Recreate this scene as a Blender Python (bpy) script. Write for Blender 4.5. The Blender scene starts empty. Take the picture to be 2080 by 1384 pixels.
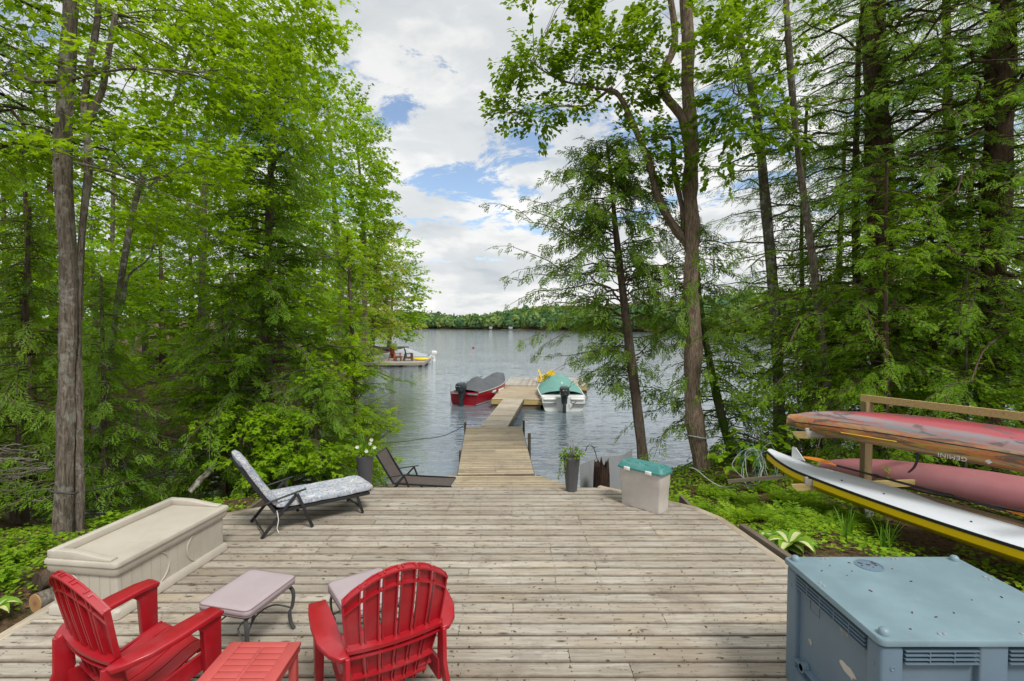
import bpy, bmesh, math, random
import numpy as np
from mathutils import Vector, Matrix
D = bpy.data
C = bpy.context.scene.collection
R = math.radians
# ---------------------------------------------------------------- camera
CAM_H = 4.0; PITCH = R(1.95); FPX = 1000.0
cam_d = D.cameras.new('camera'); cam = D.objects.new('camera', cam_d); C.objects.link(cam)
cam.location = (0, 0, CAM_H); cam.rotation_euler = (math.pi/2-PITCH, 0, 0)
cam_d.sensor_width = 36.0; cam_d.lens = 36.0*FPX/2080.0; cam_d.clip_start = 0.05; cam_d.clip_end = 6000
bpy.context.scene.camera = cam
# ---------------------------------------------------------------- light and sky
SUN_EL = R(52); SUN_AZ = R(150)      # azimuth from +Y towards +X: high, behind the camera and to its right
sun_d = D.lights.new('sun', 'SUN'); sun = D.objects.new('sun', sun_d); C.objects.link(sun)
sun_d.energy = 1.5; sun_d.angle = R(14); sun_d.color = (1.0, 0.965, 0.90)
sdir = Vector((math.sin(SUN_AZ)*math.cos(SUN_EL), math.cos(SUN_AZ)*math.cos(SUN_EL), math.sin(SUN_EL)))
sun.rotation_euler = sdir.to_track_quat('Z', 'Y').to_euler()
world = D.worlds.new('World'); bpy.context.scene.world = world; world.use_nodes = True
sc = bpy.context.scene
sc.view_settings.view_transform = 'Standard'; sc.view_settings.look = 'None'
sc.view_settings.gamma = 1.0; sc.view_settings.use_curve_mapping = False
sc.view_settings.exposure = 1.08

class NT:
    """small node helper"""
    def __init__(s, nt): s.nt = nt
    def n(s, typ, **kw):
        nd = s.nt.nodes.new(typ)
        ins = kw.pop('ins', {})
        for k, v in kw.items(): setattr(nd, k, v)
        for k, v in ins.items():
            if isinstance(v, bpy.types.NodeSocket): s.nt.links.new(v, nd.inputs[k])
            else: nd.inputs[k].default_value = v
        return nd
    def math(s, op, a, b=0.0, c=0.0, clamp=False):
        nd = s.n('ShaderNodeMath', operation=op, use_clamp=clamp)
        for i, v in enumerate((a, b, c)):
            if isinstance(v, bpy.types.NodeSocket): s.nt.links.new(v, nd.inputs[i])
            else: nd.inputs[i].default_value = v
        return nd.outputs[0]
    def ramp(s, fac, stops, interp='LINEAR'):
        nd = s.n('ShaderNodeValToRGB'); nd.color_ramp.interpolation = interp
        s.nt.links.new(fac, nd.inputs[0])
        e = nd.color_ramp.elements
        while len(e) < len(stops): e.new(0.5)
        for i, (p, c) in enumerate(stops):
            e[i].position = p
            e[i].color = (c, c, c, 1) if isinstance(c, (int, float)) else (*c, 1)
        return nd.outputs[0]
    def mix(s, fac, a, b, blend='MIX'):
        nd = s.n('ShaderNodeMix', data_type='RGBA', blend_type=blend)
        for k, v in ((0, fac), (6, a), (7, b)):
            if isinstance(v, bpy.types.NodeSocket): s.nt.links.new(v, nd.inputs[k])
            elif k == 0: nd.inputs[0].default_value = v
            else: nd.inputs[k].default_value = (*v, 1)
        return nd.outputs[2]
    def noise(s, vec, scale, detail=3, rough=0.55, dist=0.0):
        return s.n('ShaderNodeTexNoise', ins={'Vector': vec, 'Scale': scale, 'Detail': detail, 'Roughness': rough, 'Distortion': dist}).outputs[0]
    def mapping(s, vec, scale=(1, 1, 1), loc=(0, 0, 0), rot=(0, 0, 0)):
        return s.n('ShaderNodeMapping', ins={'Vector': vec, 'Scale': scale, 'Location': loc, 'Rotation': rot}).outputs[0]

def build_sky():
    nt = world.node_tree; nt.nodes.clear(); t = NT(nt)
    tc = t.n('ShaderNodeTexCoord').outputs['Generated']
    sep = t.n('ShaderNodeSeparateXYZ', ins={0: tc})
    x, y, z = sep.outputs
    zz = t.math('ADD', t.math('MAXIMUM', z, 0.0), 0.16)
    cx = t.math('DIVIDE', x, zz); cy = t.math('DIVIDE', y, zz)
    p = t.n('ShaderNodeCombineXYZ', ins={0: cx, 1: cy, 2: 0.0}).outputs[0]
    sky = t.n('ShaderNodeTexSky', sky_type='NISHITA', sun_disc=False, sun_elevation=SUN_EL, sun_rotation=SUN_AZ)
    bg1 = t.n('ShaderNodeBackground', ins={0: sky.outputs[0], 1: 0.085})
    # broken cloud: openings mostly at mid elevation
    n1 = t.noise(t.mapping(p, (1.0, 1.0, 1), (3.1, 0.4, 0)), 2.5, 12, 0.68, 0.35)
    band = t.ramp(z, [(0.10, 0.0), (0.24, 0.85), (0.36, 0.95), (0.50, 0.12), (0.62, 0.0)], 'EASE')
    thr = t.math('ADD', n1, t.math('MULTIPLY', band, 0.14))
    openf = t.ramp(thr, [(0.615, 0.0), (0.70, 0.95)], 'EASE')
    n2 = t.noise(t.mapping(p, (1.1, 1.0, 1), (7.3, 2.6, 0)), 0.9, 7, 0.55, 0.2)
    n3 = t.noise(t.mapping(tc, (1, 1, 2.4), (1.2, 0, 0.3)), 4.2, 8, 0.56, 0.2)
    m = t.math('ADD', t.math('MULTIPLY', n2, 0.5), t.math('MULTIPLY', n3, 0.5))
    grey = t.ramp(m, [(0.36, (0.27, 0.295, 0.315)), (0.46, (0.345, 0.36, 0.37)), (0.53, (0.43, 0.433, 0.432)), (0.64, (0.56, 0.552, 0.54))], 'EASE')
    # cloud seen from below is brightest towards the zenith sun side, as under any thin overcast
    up = t.ramp(z, [(0.0, 0.98), (0.30, 1.05), (0.50, 0.95), (1.0, 1.35)])
    cl = t.mix(1.0, grey, up, 'MULTIPLY')
    bg2 = t.n('ShaderNodeBackground', ins={0: cl, 1: 1.0})
    mx = t.n('ShaderNodeMixShader', ins={0: openf, 1: bg2.outputs[0], 2: bg1.outputs[0]})
    t.n('ShaderNodeOutputWorld', ins={0: mx.outputs[0]})
build_sky()

# ---------------------------------------------------------------- pixel to place (a ray of the camera met with a height or a depth)
_c, _s = math.cos(PITCH), math.sin(PITCH)
def _ray(u, v):
    a = (u-1040)/FPX; b = -(v-692)/FPX
    return Vector((a, _c+b*_s, -_s+b*_c))
def G(u, v, z=1.67):
    r = _ray(u, v); t = (z-CAM_H)/r.z
    return Vector((r.x*t, r.y*t, z))
def W(u, v, Y):
    r = _ray(u, v); t = Y/r.y
    return Vector((r.x*t, Y, CAM_H+r.z*t))

# ---------------------------------------------------------------- object helpers
def link(o, parent=None):
    C.objects.link(o)
    if parent is not None: o.parent = parent
    return o
def tag(o, label=None, cat=None, group=None, kind=None):
    if label: o['label'] = label
    if cat: o['category'] = cat
    if group: o['group'] = group
    if kind: o['kind'] = kind
    return o
def empty(name, loc=(0, 0, 0), rz=0.0, label=None, cat=None, group=None, kind=None, scale=None):
    o = D.objects.new(name, None); o.empty_display_size = 0.1
    o.location = loc; o.rotation_euler = (0, 0, rz)
    if scale: o.scale = (scale,)*3
    link(o); return tag(o, label, cat, group, kind)
def copy_tree(o, parent=None):
    c = o.copy(); C.objects.link(c); c.parent = parent
    for ch in list(o.children): copy_tree(ch, c)
    return c

class MB:
    """collects shapes in numpy-free lists and links them as ONE mesh object"""
    def __init__(s): s.v = []; s.f = []; s.m = []
    def add(s, vs, fs, mi=0):
        o = len(s.v); s.v += [tuple(v) for v in vs]
        s.f += [tuple(i+o for i in f) for f in fs]; s.m += [mi]*len(fs); return s
    def box(s, c, d, rot=None, mi=0, taper=(1, 1)):
        hx, hy, hz = d[0]/2, d[1]/2, d[2]/2
        vs = [Vector((x*hx*(taper[0] if z > 0 else 1), y*hy*(taper[1] if z > 0 else 1), z*hz)) for z in (-1, 1) for y in (-1, 1) for x in (-1, 1)]
        if rot is not None: vs = [rot @ v for v in vs]
        c = Vector(c)
        return s.add([v+c for v in vs], [(0, 2, 3, 1), (4, 5, 7, 6), (0, 1, 5, 4), (2, 6, 7, 3), (0, 4, 6, 2), (1, 3, 7, 5)], mi)
    def bar(s, a, b, w, h, up=(0, 0, 1), mi=0):
        a = Vector(a); b = Vector(b); d = (b-a); L = d.length; d.normalize()
        upv = Vector(up); side = d.cross(upv)
        if side.length < 1e-4: side = d.cross(Vector((1, 0, 0)))
        side.normalize(); u2 = side.cross(d)
        vs = [p+side*(sx*w/2)+u2*(sz*h/2) for p in (a, b) for sz in (-1, 1) for sx in (-1, 1)]
        return s.add(vs, [(0, 1, 3, 2), (4, 6, 7, 5), (0, 4, 5, 1), (2, 3, 7, 6), (0, 2, 6, 4), (1, 5, 7, 3)], mi)
    def ribbon(s, pts, w, h, side=None, mi=0):
        """flat bar swept along a path; side gives the width direction"""
        pts = [Vector(p) for p in pts]; n = len(pts); vs = []
        for i, p in enumerate(pts):
            d = (pts[min(i+1, n-1)]-pts[max(i-1, 0)]).normalized()
            sd = Vector(side).normalized() if side is not None else d.cross(Vector((0, 0, 1))).normalized()
            u2 = sd.cross(d).normalized()
            ww = w[i] if isinstance(w, (list, tuple)) else w
            for (a, b) in ((-1, -1), (1, -1), (1, 1), (-1, 1)): vs.append(p+sd*(a*ww/2)+u2*(b*h/2))
        fs = [(0, 3, 2, 1), tuple(4*(n-1)+k for k in range(4))]
        for i in range(n-1):
            for k in range(4): fs.append((4*i+k, 4*i+(k+1) % 4, 4*i+4+(k+1) % 4, 4*i+4+k))
        return s.add(vs, fs, mi)
    def tube(s, pts, rad, n=8, mi=0, cap=True):
        pts = [Vector(p) for p in pts]; m = len(pts); vs = []
        ref = Vector((0.31, 0.2, 0.9))
        for i, p in enumerate(pts):
            d = (pts[min(i+1, m-1)]-pts[max(i-1, 0)])
            d = d.normalized() if d.length > 1e-7 else Vector((0, 0, 1))
            a = d.cross(ref)
            if a.length < 0.1: a = d.cross(Vector((1, 0, 0)))
            a.normalize(); b = d.cross(a)
            r = rad[i] if isinstance(rad, (list, tuple)) else rad
            for k in range(n):
                t = 2*math.pi*k/n; vs.append(p+a*(r*math.cos(t))+b*(r*math.sin(t)))
        fs = [(i*n+k, i*n+(k+1) % n, (i+1)*n+(k+1) % n, (i+1)*n+k) for i in range(m-1) for k in range(n)]
        if cap: fs += [tuple(reversed(range(n))), tuple((m-1)*n+k for k in range(n))]
        return s.add(vs, fs, mi)
    def lathe(s, prof, n=24, c=(0, 0, 0), mi=0, sq=0.0):
        c = Vector(c); vs = []
        for r, z in prof:
            for k in range(n):
                t = 2*math.pi*k/n; vs.append(c+Vector((r*math.cos(t), r*math.sin(t), z)))
        m = len(prof)
        fs = [(i*n+k, i*n+(k+1) % n, (i+1)*n+(k+1) % n, (i+1)*n+k) for i in range(m-1) for k in range(n)]
        fs += [tuple(reversed(range(n))), tuple((m-1)*n+k for k in range(n))]
        return s.add(vs, fs, mi)
    def loft(s, secs, mi=0, closed=True, caps=True):
        n = len(secs[0]); vs = [v for sec in secs for v in sec]; fs = []
        for i in range(len(secs)-1):
            for k in range(n if closed else n-1):
                fs.append((i*n+k, i*n+(k+1) % n, (i+1)*n+(k+1) % n, (i+1)*n+k))
        if caps: fs += [tuple(reversed(range(n))), tuple((len(secs)-1)*n+k for k in range(n))]
        return s.add(vs, fs, mi)
    def prism(s, poly, z0, z1, mi=0):
        n = len(poly)
        vs = [(x, y, z0) for x, y in poly]+[(x, y, z1) for x, y in poly]
        return s.add(vs, [tuple(reversed(range(n))), tuple(range(n, 2*n))]+[(k, (k+1) % n, n+(k+1) % n, n+k) for k in range(n)], mi)
    def build(s, name, mat, parent=None, smooth=False, bevel=0.0, seg=2, sub=0, loc=None, kind=None, label=None):
        me = D.meshes.new(name); me.from_pydata(s.v, [], s.f)
        mats = mat if isinstance(mat, (list, tuple)) else [mat]
        for m in mats: me.materials.append(m)
        if len(mats) > 1: me.polygons.foreach_set('material_index', s.m)
        bm = bmesh.new(); bm.from_mesh(me); bmesh.ops.recalc_face_normals(bm, faces=bm.faces); bm.to_mesh(me); bm.free()
        o = D.objects.new(name, me)
        if loc is not None: o.location = loc
        link(o, parent)
        if bevel:
            b = o.modifiers.new('bevel', 'BEVEL'); b.width = bevel; b.segments = seg; b.limit_method = 'ANGLE'; b.angle_limit = R(38)
        if sub:
            m = o.modifiers.new('sub', 'SUBSURF'); m.levels = sub; m.render_levels = sub
        if smooth or bevel or sub:
            me.polygons.foreach_set('use_smooth', [True]*len(me.polygons))
            if not sub: 
                me.set_sharp_from_angle(angle=R(42)) if not bevel else None
        if kind: o['kind'] = kind
        if label: o['label'] = label
        return o

def np_mesh(name, V, F, mat, parent=None, tint=None, smooth=False, kind=None):
    """triangle mesh straight from numpy arrays"""
    me = D.meshes.new(name); nv, nf = len(V), len(F)
    me.vertices.add(nv); me.vertices.foreach_set('co', np.ascontiguousarray(V, dtype=np.float32).ravel())
    me.loops.add(nf*3); me.loops.foreach_set('vertex_index', np.ascontiguousarray(F, dtype=np.int32).ravel())
    me.polygons.add(nf); me.polygons.foreach_set('loop_start', np.arange(0, nf*3, 3, dtype=np.int32))
    if tint is not None:
        at = me.attributes.new('tint', 'FLOAT', 'POINT'); at.data.foreach_set('value', np.ascontiguousarray(tint, dtype=np.float32))
    me.materials.append(mat); me.update(calc_edges=True)
    if smooth: me.polygons.foreach_set('use_smooth', [True]*nf)
    o = D.objects.new(name, me); link(o, parent)
    if kind: o['kind'] = kind
    return o

# ---------------------------------------------------------------- materials
def material(name):
    m = D.materials.new(name); m.use_nodes = True; m.node_tree.nodes.clear()
    t = NT(m.node_tree); return m, t
def finish(t, shader, disp=None):
    t.n('ShaderNodeOutputMaterial', ins={0: shader})
def principled(t, **ins):
    m = {'color': 'Base Color', 'rough': 'Roughness', 'normal': 'Normal', 'metal': 'Metallic', 'coat': 'Coat Weight', 'spec': 'Specular IOR Level', 'ior': 'IOR', 'sss': 'Subsurface Weight', 'trans': 'Transmission Weight'}
    d = {m[k]: ((*v, 1) if k == 'color' and isinstance(v, tuple) else v) for k, v in ins.items()}
    return t.n('ShaderNodeBsdfPrincipled', ins=d).outputs[0]
def bump(t, h, strength=0.3, dist=0.01):
    return t.n('ShaderNodeBump', ins={'Height': h, 'Strength': strength, 'Distance': dist}).outputs[0]
def attr(t, n): return t.n('ShaderNodeAttribute', attribute_name=n)

def plain(name, col, rough=0.5, var=0.12, scale=6.0, metal=0.0, bstr=0.1, spec=0.5, dirt=0.0, dirtcol=(0.10, 0.09, 0.07), coat=0.0):
    """painted / plastic / metal surface with mild mottling, scuffs and dirt"""
    m, t = material(name)
    oc = t.n('ShaderNodeTexCoord').outputs['Object']
    n = t.noise(oc, scale, 5, 0.6)
    f = t.noise(oc, scale*14, 3, 0.6)
    dark = tuple(c*(1-var) for c in col); lite = tuple(min(1, c*(1+var)) for c in col)
    colr = t.mix(t.ramp(n, [(0.32, 0.0), (0.68, 1.0)]), dark, lite)
    if dirt > 0:
        dn = t.noise(t.mapping(oc, (1, 1, 1), (5, 3, 1)), scale*0.8, 8, 0.7)
        colr = t.mix(t.math('MULTIPLY', t.ramp(dn, [(0.48, 0.0), (0.72, 1.0)]), dirt), colr, dirtcol)
    rr = t.math('ADD', rough-0.08, t.math('MULTIPLY', n, 0.16))
    finish(t, principled(t, color=colr, rough=rr, normal=bump(t, f, bstr, 0.003), metal=metal, spec=spec, coat=coat))
    return m

def wood(name, lo, hi, axis='X', tan=(0.36, 0.25, 0.12), tanw=0.35, knots=0.6, stain=0.5, edge=0.0, scale=1.0, rough=0.8, world_stain=True):
    """weathered boards: grain along one axis, knots, dark mould spots, each board its own shade"""
    m, t = material(name)
    tcn = t.n('ShaderNodeTexCoord'); oc = tcn.outputs['Object']
    oi = t.n('ShaderNodeObjectInfo'); rnd = oi.outputs['Random']
    geo = t.n('ShaderNodeNewGeometry').outputs['Position']
    off = t.n('ShaderNodeCombineXYZ', ins={0: t.math('MULTIPLY', rnd, 37.0), 1: t.math('MULTIPLY', rnd, 91.0), 2: t.math('MULTIPLY', rnd, 13.0)}).outputs[0]
    v = t.n('ShaderNodeVectorMath', operation='ADD', ins={0: oc, 1: off}).outputs[0]
    sc = {'X': (1.2, 22, 22), 'Y': (22, 1.2, 22), 'Z': (22, 22, 1.2)}[axis]
    kc = {'X': (3.2, 11, 11), 'Y': (11, 3.2, 11), 'Z': (11, 11, 3.2)}[axis]
    g = t.noise(t.mapping(v, tuple(a*scale for a in sc)), 2.2, 7, 0.62, 0.35)
    g2 = t.noise(t.mapping(v, tuple(a*scale*3.0 for a in sc)), 2.2, 3, 0.6)
    col = t.mix(t.ramp(g, [(0.30, 0.0), (0.66, 1.0)]), lo, hi)
    tn = t.noise(t.mapping(v, (0.9, 2.0, 2.0)), 1.6, 4, 0.6)
    col = t.mix(t.math('MULTIPLY', t.ramp(tn, [(0.42, 0.0), (0.66, 1.0)]), tanw), col, tan)
    # shade of each board
    col = t.mix(1.0, col, t.ramp(t.math('FRACT', t.math('MULTIPLY', rnd, 7.31)), [(0.0, (0.70, 0.68, 0.65)), (0.35, (0.93, 0.92, 0.90)), (0.7, (1.02, 1.02, 1.01)), (1.0, (1.16, 1.14, 1.10))]), 'MULTIPLY')
    if world_stain:      # broad damp-grey and brown wear that runs across neighbouring boards
        wn = t.noise(geo, 0.55, 6, 0.62, 0.4); wn2 = t.noise(geo, 2.6, 6, 0.68)
        col = t.mix(t.math('MULTIPLY', t.ramp(wn, [(0.42, 0.0), (0.62, 1.0)]), 0.38), col, (0.20, 0.165, 0.13))
        col = t.mix(t.math('MULTIPLY', t.ramp(wn2, [(0.54, 0.0), (0.68, 1.0)]), 0.45), col, (0.15, 0.12, 0.10))
    # knots and black mould specks
    vo = t.n('ShaderNodeTexVoronoi', ins={'Vector': t.mapping(v, kc), 'Scale': 1.15*scale, 'Randomness': 1.0})
    sel = t.math('GREATER_THAN', t.n('ShaderNodeSeparateColor', ins={0: vo.outputs['Color']}).outputs[0], 0.46)
    kn = t.math('MULTIPLY', t.ramp(vo.outputs['Distance'], [(0.07, 1.0), (0.20, 0.0)]), sel)
    col = t.mix(t.math('MULTIPLY', kn, knots), col, (0.045, 0.032, 0.022))
    dn = t.noise(t.mapping(v, tuple(a*0.5*scale for a in sc)), 3.4, 8, 0.75, 0.6)
    pn = t.noise(geo if world_stain else v, 0.75, 5, 0.62)
    dm = t.math('MULTIPLY', t.ramp(dn, [(0.55, 0.0), (0.70, 1.0)]), t.ramp(pn, [(0.42, 0.12), (0.62, 1.0)]))
    col = t.mix(t.math('MULTIPLY', dm, stain), col, (0.085, 0.065, 0.055))
    sp = t.noise(t.mapping(v, {'X': (2.2, 7, 7), 'Y': (7, 2.2, 7), 'Z': (7, 7, 2.2)}[axis]), 5.5, 5, 0.72, 0.5)
    col = t.mix(t.math('MULTIPLY', t.ramp(sp, [(0.60, 0.0), (0.665, 1.0)]), stain), col, (0.06, 0.045, 0.035))
    if edge:     # grime held along the long edges of each board
        yy = t.n('ShaderNodeSeparateXYZ', ins={0: oc}).outputs[1]
        ed = t.math('ADD', t.math('DIVIDE', t.math('ABSOLUTE', yy), edge), t.math('MULTIPLY', t.math('SUBTRACT', t.noise(t.mapping(v, (3, 8, 8)), 2.0, 5, 0.7), 0.5), 0.55))
        col = t.mix(t.math('MULTIPLY', t.ramp(ed, [(0.66, 0.0), (0.97, 1.0)]), 0.80), col, (0.105, 0.08, 0.06))
    h = t.math('ADD', g, t.math('MULTIPLY', g2, 0.5))
    finish(t, principled(t, color=col, rough=rough, normal=bump(t, h, 0.35, 0.006), spec=0.3))
    return m

def leaf(name, a, b, tr=0.42, gloss=0.012, back=1.5, lift=(1.62, 1.55, 0.95)):
    """leaf: diffuse + light through the blade; colour differs by clump and by leaf"""
    m, t = material(name)
    ti = attr(t, 'tint').outputs['Fac']; oi = t.n('ShaderNodeObjectInfo').outputs['Random']
    col = t.mix(ti, a, b)
    col = t.mix(1.0, col, t.ramp(oi, [(0.0, (0.88, 0.92, 0.9)), (1.0, (1.10, 1.06, 1.0))]), 'MULTIPLY')
    col = t.mix(1.0, col, lift, 'MULTIPLY')
    tcol = t.mix(1.0, col, (back*1.15, back, back*0.45), 'MULTIPLY')
    d = t.n('ShaderNodeBsdfDiffuse', ins={0: col}).outputs[0]
    tl = t.n('ShaderNodeBsdfTranslucent', ins={0: tcol}).outputs[0]
    s = t.n('ShaderNodeMixShader', ins={0: tr, 1: d, 2: tl}).outputs[0]
    g = t.n('ShaderNodeBsdfGlossy', ins={0: (0.8, 0.85, 0.8, 1), 1: 0.42}).outputs[0]
    s = t.n('ShaderNodeMixShader', ins={0: gloss, 1: s, 2: g}).outputs[0]
    finish(t, s); return m

def bark(name, lo, hi, patch=(0.22, 0.23, 0.19), pw=0.5, moss=0.0, sc=1.0, rough=0.9):
    m, t = material(name)
    oc = t.n('ShaderNodeTexCoord').outputs['Object']
    g = t.noise(t.mapping(oc, (14*sc, 14*sc, 2.4*sc)), 2.0, 8, 0.66, 0.6)
    col = t.mix(t.ramp(g, [(0.34, 0.0), (0.64, 1.0)]), lo, hi)
    n = t.noise(oc, 5*sc, 7, 0.68)
    col = t.mix(t.math('MULTIPLY', t.ramp(n, [(0.52, 0.0), (0.60, 1.0)]), pw), col, patch)
    if moss:
        mn = t.noise(oc, 1.6, 5, 0.6)
        col = t.mix(t.math('MULTIPLY', t.ramp(mn, [(0.42, 0.0), (0.56, 1.0)]), moss), col, (0.06, 0.11, 0.012))
    finish(t, principled(t, color=col, rough=rough, normal=bump(t, g, 0.9, 0.03), spec=0.2))
    return m

M = {}
M['deck'] = wood('weathered_deck_wood', (0.265, 0.235, 0.195), (0.49, 0.455, 0.40), tan=(0.34, 0.265, 0.175), tanw=0.5, knots=0.9, stain=0.95, edge=0.07)
M['deck_edge'] = wood('deck_trim_wood', (0.24, 0.205, 0.16), (0.50, 0.45, 0.37), axis='X', tan=(0.40, 0.30, 0.17), tanw=0.55, knots=0.6, stain=0.5)
M['dock'] = wood('dock_wood', (0.31, 0.25, 0.17), (0.52, 0.44, 0.32), tan=(0.44, 0.33, 0.18), tanw=0.4, knots=0.85, stain=0.6, edge=0.07)
M['gang'] = wood('pale_gangway_wood', (0.36, 0.31, 0.25), (0.52, 0.47, 0.39), tan=(0.46, 0.38, 0.26), tanw=0.4, knots=0.2, stain=0.3)
M['timber'] = wood('yellow_rack_timber', (0.30, 0.22, 0.085), (0.46, 0.35, 0.16), axis='X', tan=(0.42, 0.31, 0.11), tanw=0.4, knots=0.4, stain=0.3, world_stain=False)
M['timber_v'] = wood('dark_rack_timber', (0.14, 0.10, 0.05), (0.28, 0.20, 0.10), axis='Z', tan=(0.26, 0.19, 0.09), tanw=0.4, knots=0.4, stain=0.4, world_stain=False)
M['dark_wood'] = wood('dark_wood', (0.06, 0.05, 0.04), (0.16, 0.13, 0.10), tan=(0.16, 0.11, 0.06), tanw=0.3)
M['grey_wood'] = wood('far_grey_wood', (0.30, 0.28, 0.25), (0.46, 0.44, 0.40), tan=(0.4, 0.36, 0.29), tanw=0.3, knots=0.1, stain=0.2)
M['red'] = plain('red_plastic', (0.33, 0.007, 0.014), 0.36, 0.14, 4, spec=0.5, dirt=0.55, dirtcol=(0.38, 0.075, 0.085))
M['red_faded'] = plain('faded_red_plastic', (0.46, 0.075, 0.068), 0.55, 0.08, 5, dirt=0.08, dirtcol=(0.4, 0.2, 0.17))
M['beige'] = plain('beige_resin', (0.45, 0.41, 0.345), 0.6, 0.07, 3, dirt=0.42, dirtcol=(0.25, 0.23, 0.18))
M['bin'] = plain('stained_grey_plastic', (0.50, 0.46, 0.42), 0.55, 0.08, 4, dirt=0.45, dirtcol=(0.33, 0.28, 0.24))
M['teal'] = plain('teal_plastic', (0.04, 0.19, 0.18), 0.5, 0.14, 6, dirt=0.5, dirtcol=(0.22, 0.36, 0.33))
M['blue'] = plain('blue_grey_plastic', (0.125, 0.185, 0.24), 0.45, 0.10, 2.2, dirt=0.45, dirtcol=(0.15, 0.18, 0.20))
M['blue_lid'] = plain('weathered_blue_lid', (0.175, 0.255, 0.295), 0.45, 0.14, 2.6, dirt=0.6, dirtcol=(0.125, 0.185, 0.22))
M['black'] = plain('black_metal', (0.018, 0.018, 0.02), 0.4, 0.1, 8)
M['bronze'] = plain('grey_frame_metal', (0.085, 0.09, 0.09), 0.45, 0.12, 8, metal=0.3)
M['cushion'] = plain('dusty_pink_cushion', (0.365, 0.305, 0.32), 0.92, 0.05, 5, bstr=0.35, dirt=0.15, dirtcol=(0.30, 0.22, 0.22))
M['cushion_edge'] = plain('cushion_piping', (0.22, 0.15, 0.15), 0.9, 0.12, 9, bstr=0.3)
M['pot'] = plain('dark_grey_pot', (0.085, 0.087, 0.095), 0.5, 0.08, 5, dirt=0.12, dirtcol=(0.13, 0.13, 0.13))
M['soil'] = plain('soil', (0.035, 0.022, 0.014), 0.95, 0.3, 30, bstr=0.8)
M['white_plastic'] = plain('white_plastic', (0.72, 0.71, 0.68), 0.45, 0.05, 6, dirt=0.15, dirtcol=(0.5, 0.46, 0.4))
M['white_gel'] = plain('white_gelcoat', (0.70, 0.71, 0.70), 0.3, 0.04, 1.5, dirt=0.10, dirtcol=(0.45, 0.43, 0.38))
M['board_white'] = plain('white_board_deck', (0.58, 0.61, 0.65), 0.38, 0.05, 1.2, dirt=0.14, dirtcol=(0.42, 0.43, 0.45))
M['yellow'] = plain('yellow_gelcoat', (0.85, 0.58, 0.008), 0.35, 0.05, 2, dirt=0.12, dirtcol=(0.35, 0.24, 0.03))
M['yellow_chair'] = plain('yellow_plastic', (0.80, 0.56, 0.01), 0.5, 0.06, 3)
M['pink_hull'] = plain('faded_red_hull', (0.38, 0.14, 0.155), 0.5, 0.14, 1.4, dirt=0.5, dirtcol=(0.34, 0.20, 0.21))
M['cover_grey'] = plain('grey_canvas', (0.085, 0.093, 0.102), 0.85, 0.14, 3, bstr=0.5)
M['cover_teal'] = plain('teal_canvas', (0.12, 0.28, 0.245), 0.85, 0.10, 3, bstr=0.4)
M['cover_pale'] = plain('pale_canvas', (0.34, 0.37, 0.40), 0.8, 0.1, 2, bstr=0.4)
M['boat_red'] = plain('boat_red_paint', (0.27, 0.008, 0.018), 0.3, 0.12, 1.5)
M['dark_blue'] = plain('outboard_dark_blue', (0.02, 0.028, 0.036), 0.35, 0.15, 6)
M['alu'] = plain('aluminium', (0.55, 0.56, 0.56), 0.4, 0.1, 4, metal=0.7)
M['panel_grey'] = plain('grey_panel', (0.26, 0.275, 0.29), 0.5, 0.06, 1.2, dirt=0.2, dirtcol=(0.18, 0.18, 0.18))
M['orange'] = plain('orange_blade', (0.72, 0.24, 0.035), 0.4, 0.12, 5)
M['rope_dark'] = plain('dark_rope', (0.05, 0.045, 0.04), 0.9, 0.2, 20)
M['rope_green'] = plain('green_rope', (0.02, 0.17, 0.11), 0.8, 0.2, 20)
M['rope_pale'] = plain('pale_rope', (0.36, 0.40, 0.36), 0.85, 0.2, 20)
M['rock'] = plain('shore_rock', (0.24, 0.225, 0.20), 0.9, 0.3, 3, bstr=0.8, dirt=0.5, dirtcol=(0.08, 0.08, 0.05))
M['brown_fabric'] = plain('brown_sling_fabric', (0.085, 0.068, 0.06), 0.9, 0.1, 12, bstr=0.3)
M['steel'] = plain('steel_screw', (0.02, 0.017, 0.015), 0.6, 0.2, 9)
M['stump'] = bark('rotten_stump', (0.012, 0.008, 0.006), (0.055, 0.032, 0.022), pw=0.0, sc=1.2)
M['bark_maple'] = bark('grey_maple_bark', (0.055, 0.043, 0.032), (0.23, 0.19, 0.15), patch=(0.34, 0.34, 0.30), pw=0.45, sc=1.4)
M['bark_shag'] = bark('shaggy_brown_bark', (0.07, 0.045, 0.032), (0.33, 0.245, 0.18), pw=0.2, sc=1.5)
M['bark_cedar'] = bark('cedar_bark', (0.055, 0.04, 0.03), (0.17, 0.125, 0.095), pw=0.15)
M['bark_hemlock'] = bark('hemlock_bark', (0.035, 0.022, 0.015), (0.12, 0.075, 0.052), pw=0.15)
M['bark_birch'] = bark('mottled_birch_bark', (0.07, 0.06, 0.045), (0.20, 0.175, 0.14), patch=(0.42, 0.42, 0.36), pw=0.75, sc=1.6)
M['bark_moss'] = bark('mossy_bark', (0.055, 0.05, 0.03), (0.14, 0.12, 0.075), moss=0.95, pw=0.2)
M['twig'] = plain('dead_twig', (0.17, 0.145, 0.12), 0.9, 0.3, 9)
M['lf_maple'] = leaf('maple_leaf', (0.085, 0.17, 0.012), (0.17, 0.30, 0.018), 0.5)
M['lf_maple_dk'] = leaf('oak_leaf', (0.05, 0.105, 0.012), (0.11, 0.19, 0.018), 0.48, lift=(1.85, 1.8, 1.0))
M['lf_cedar'] = leaf('cedar_frond', (0.05, 0.11, 0.016), (0.115, 0.21, 0.024), 0.36)
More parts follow.
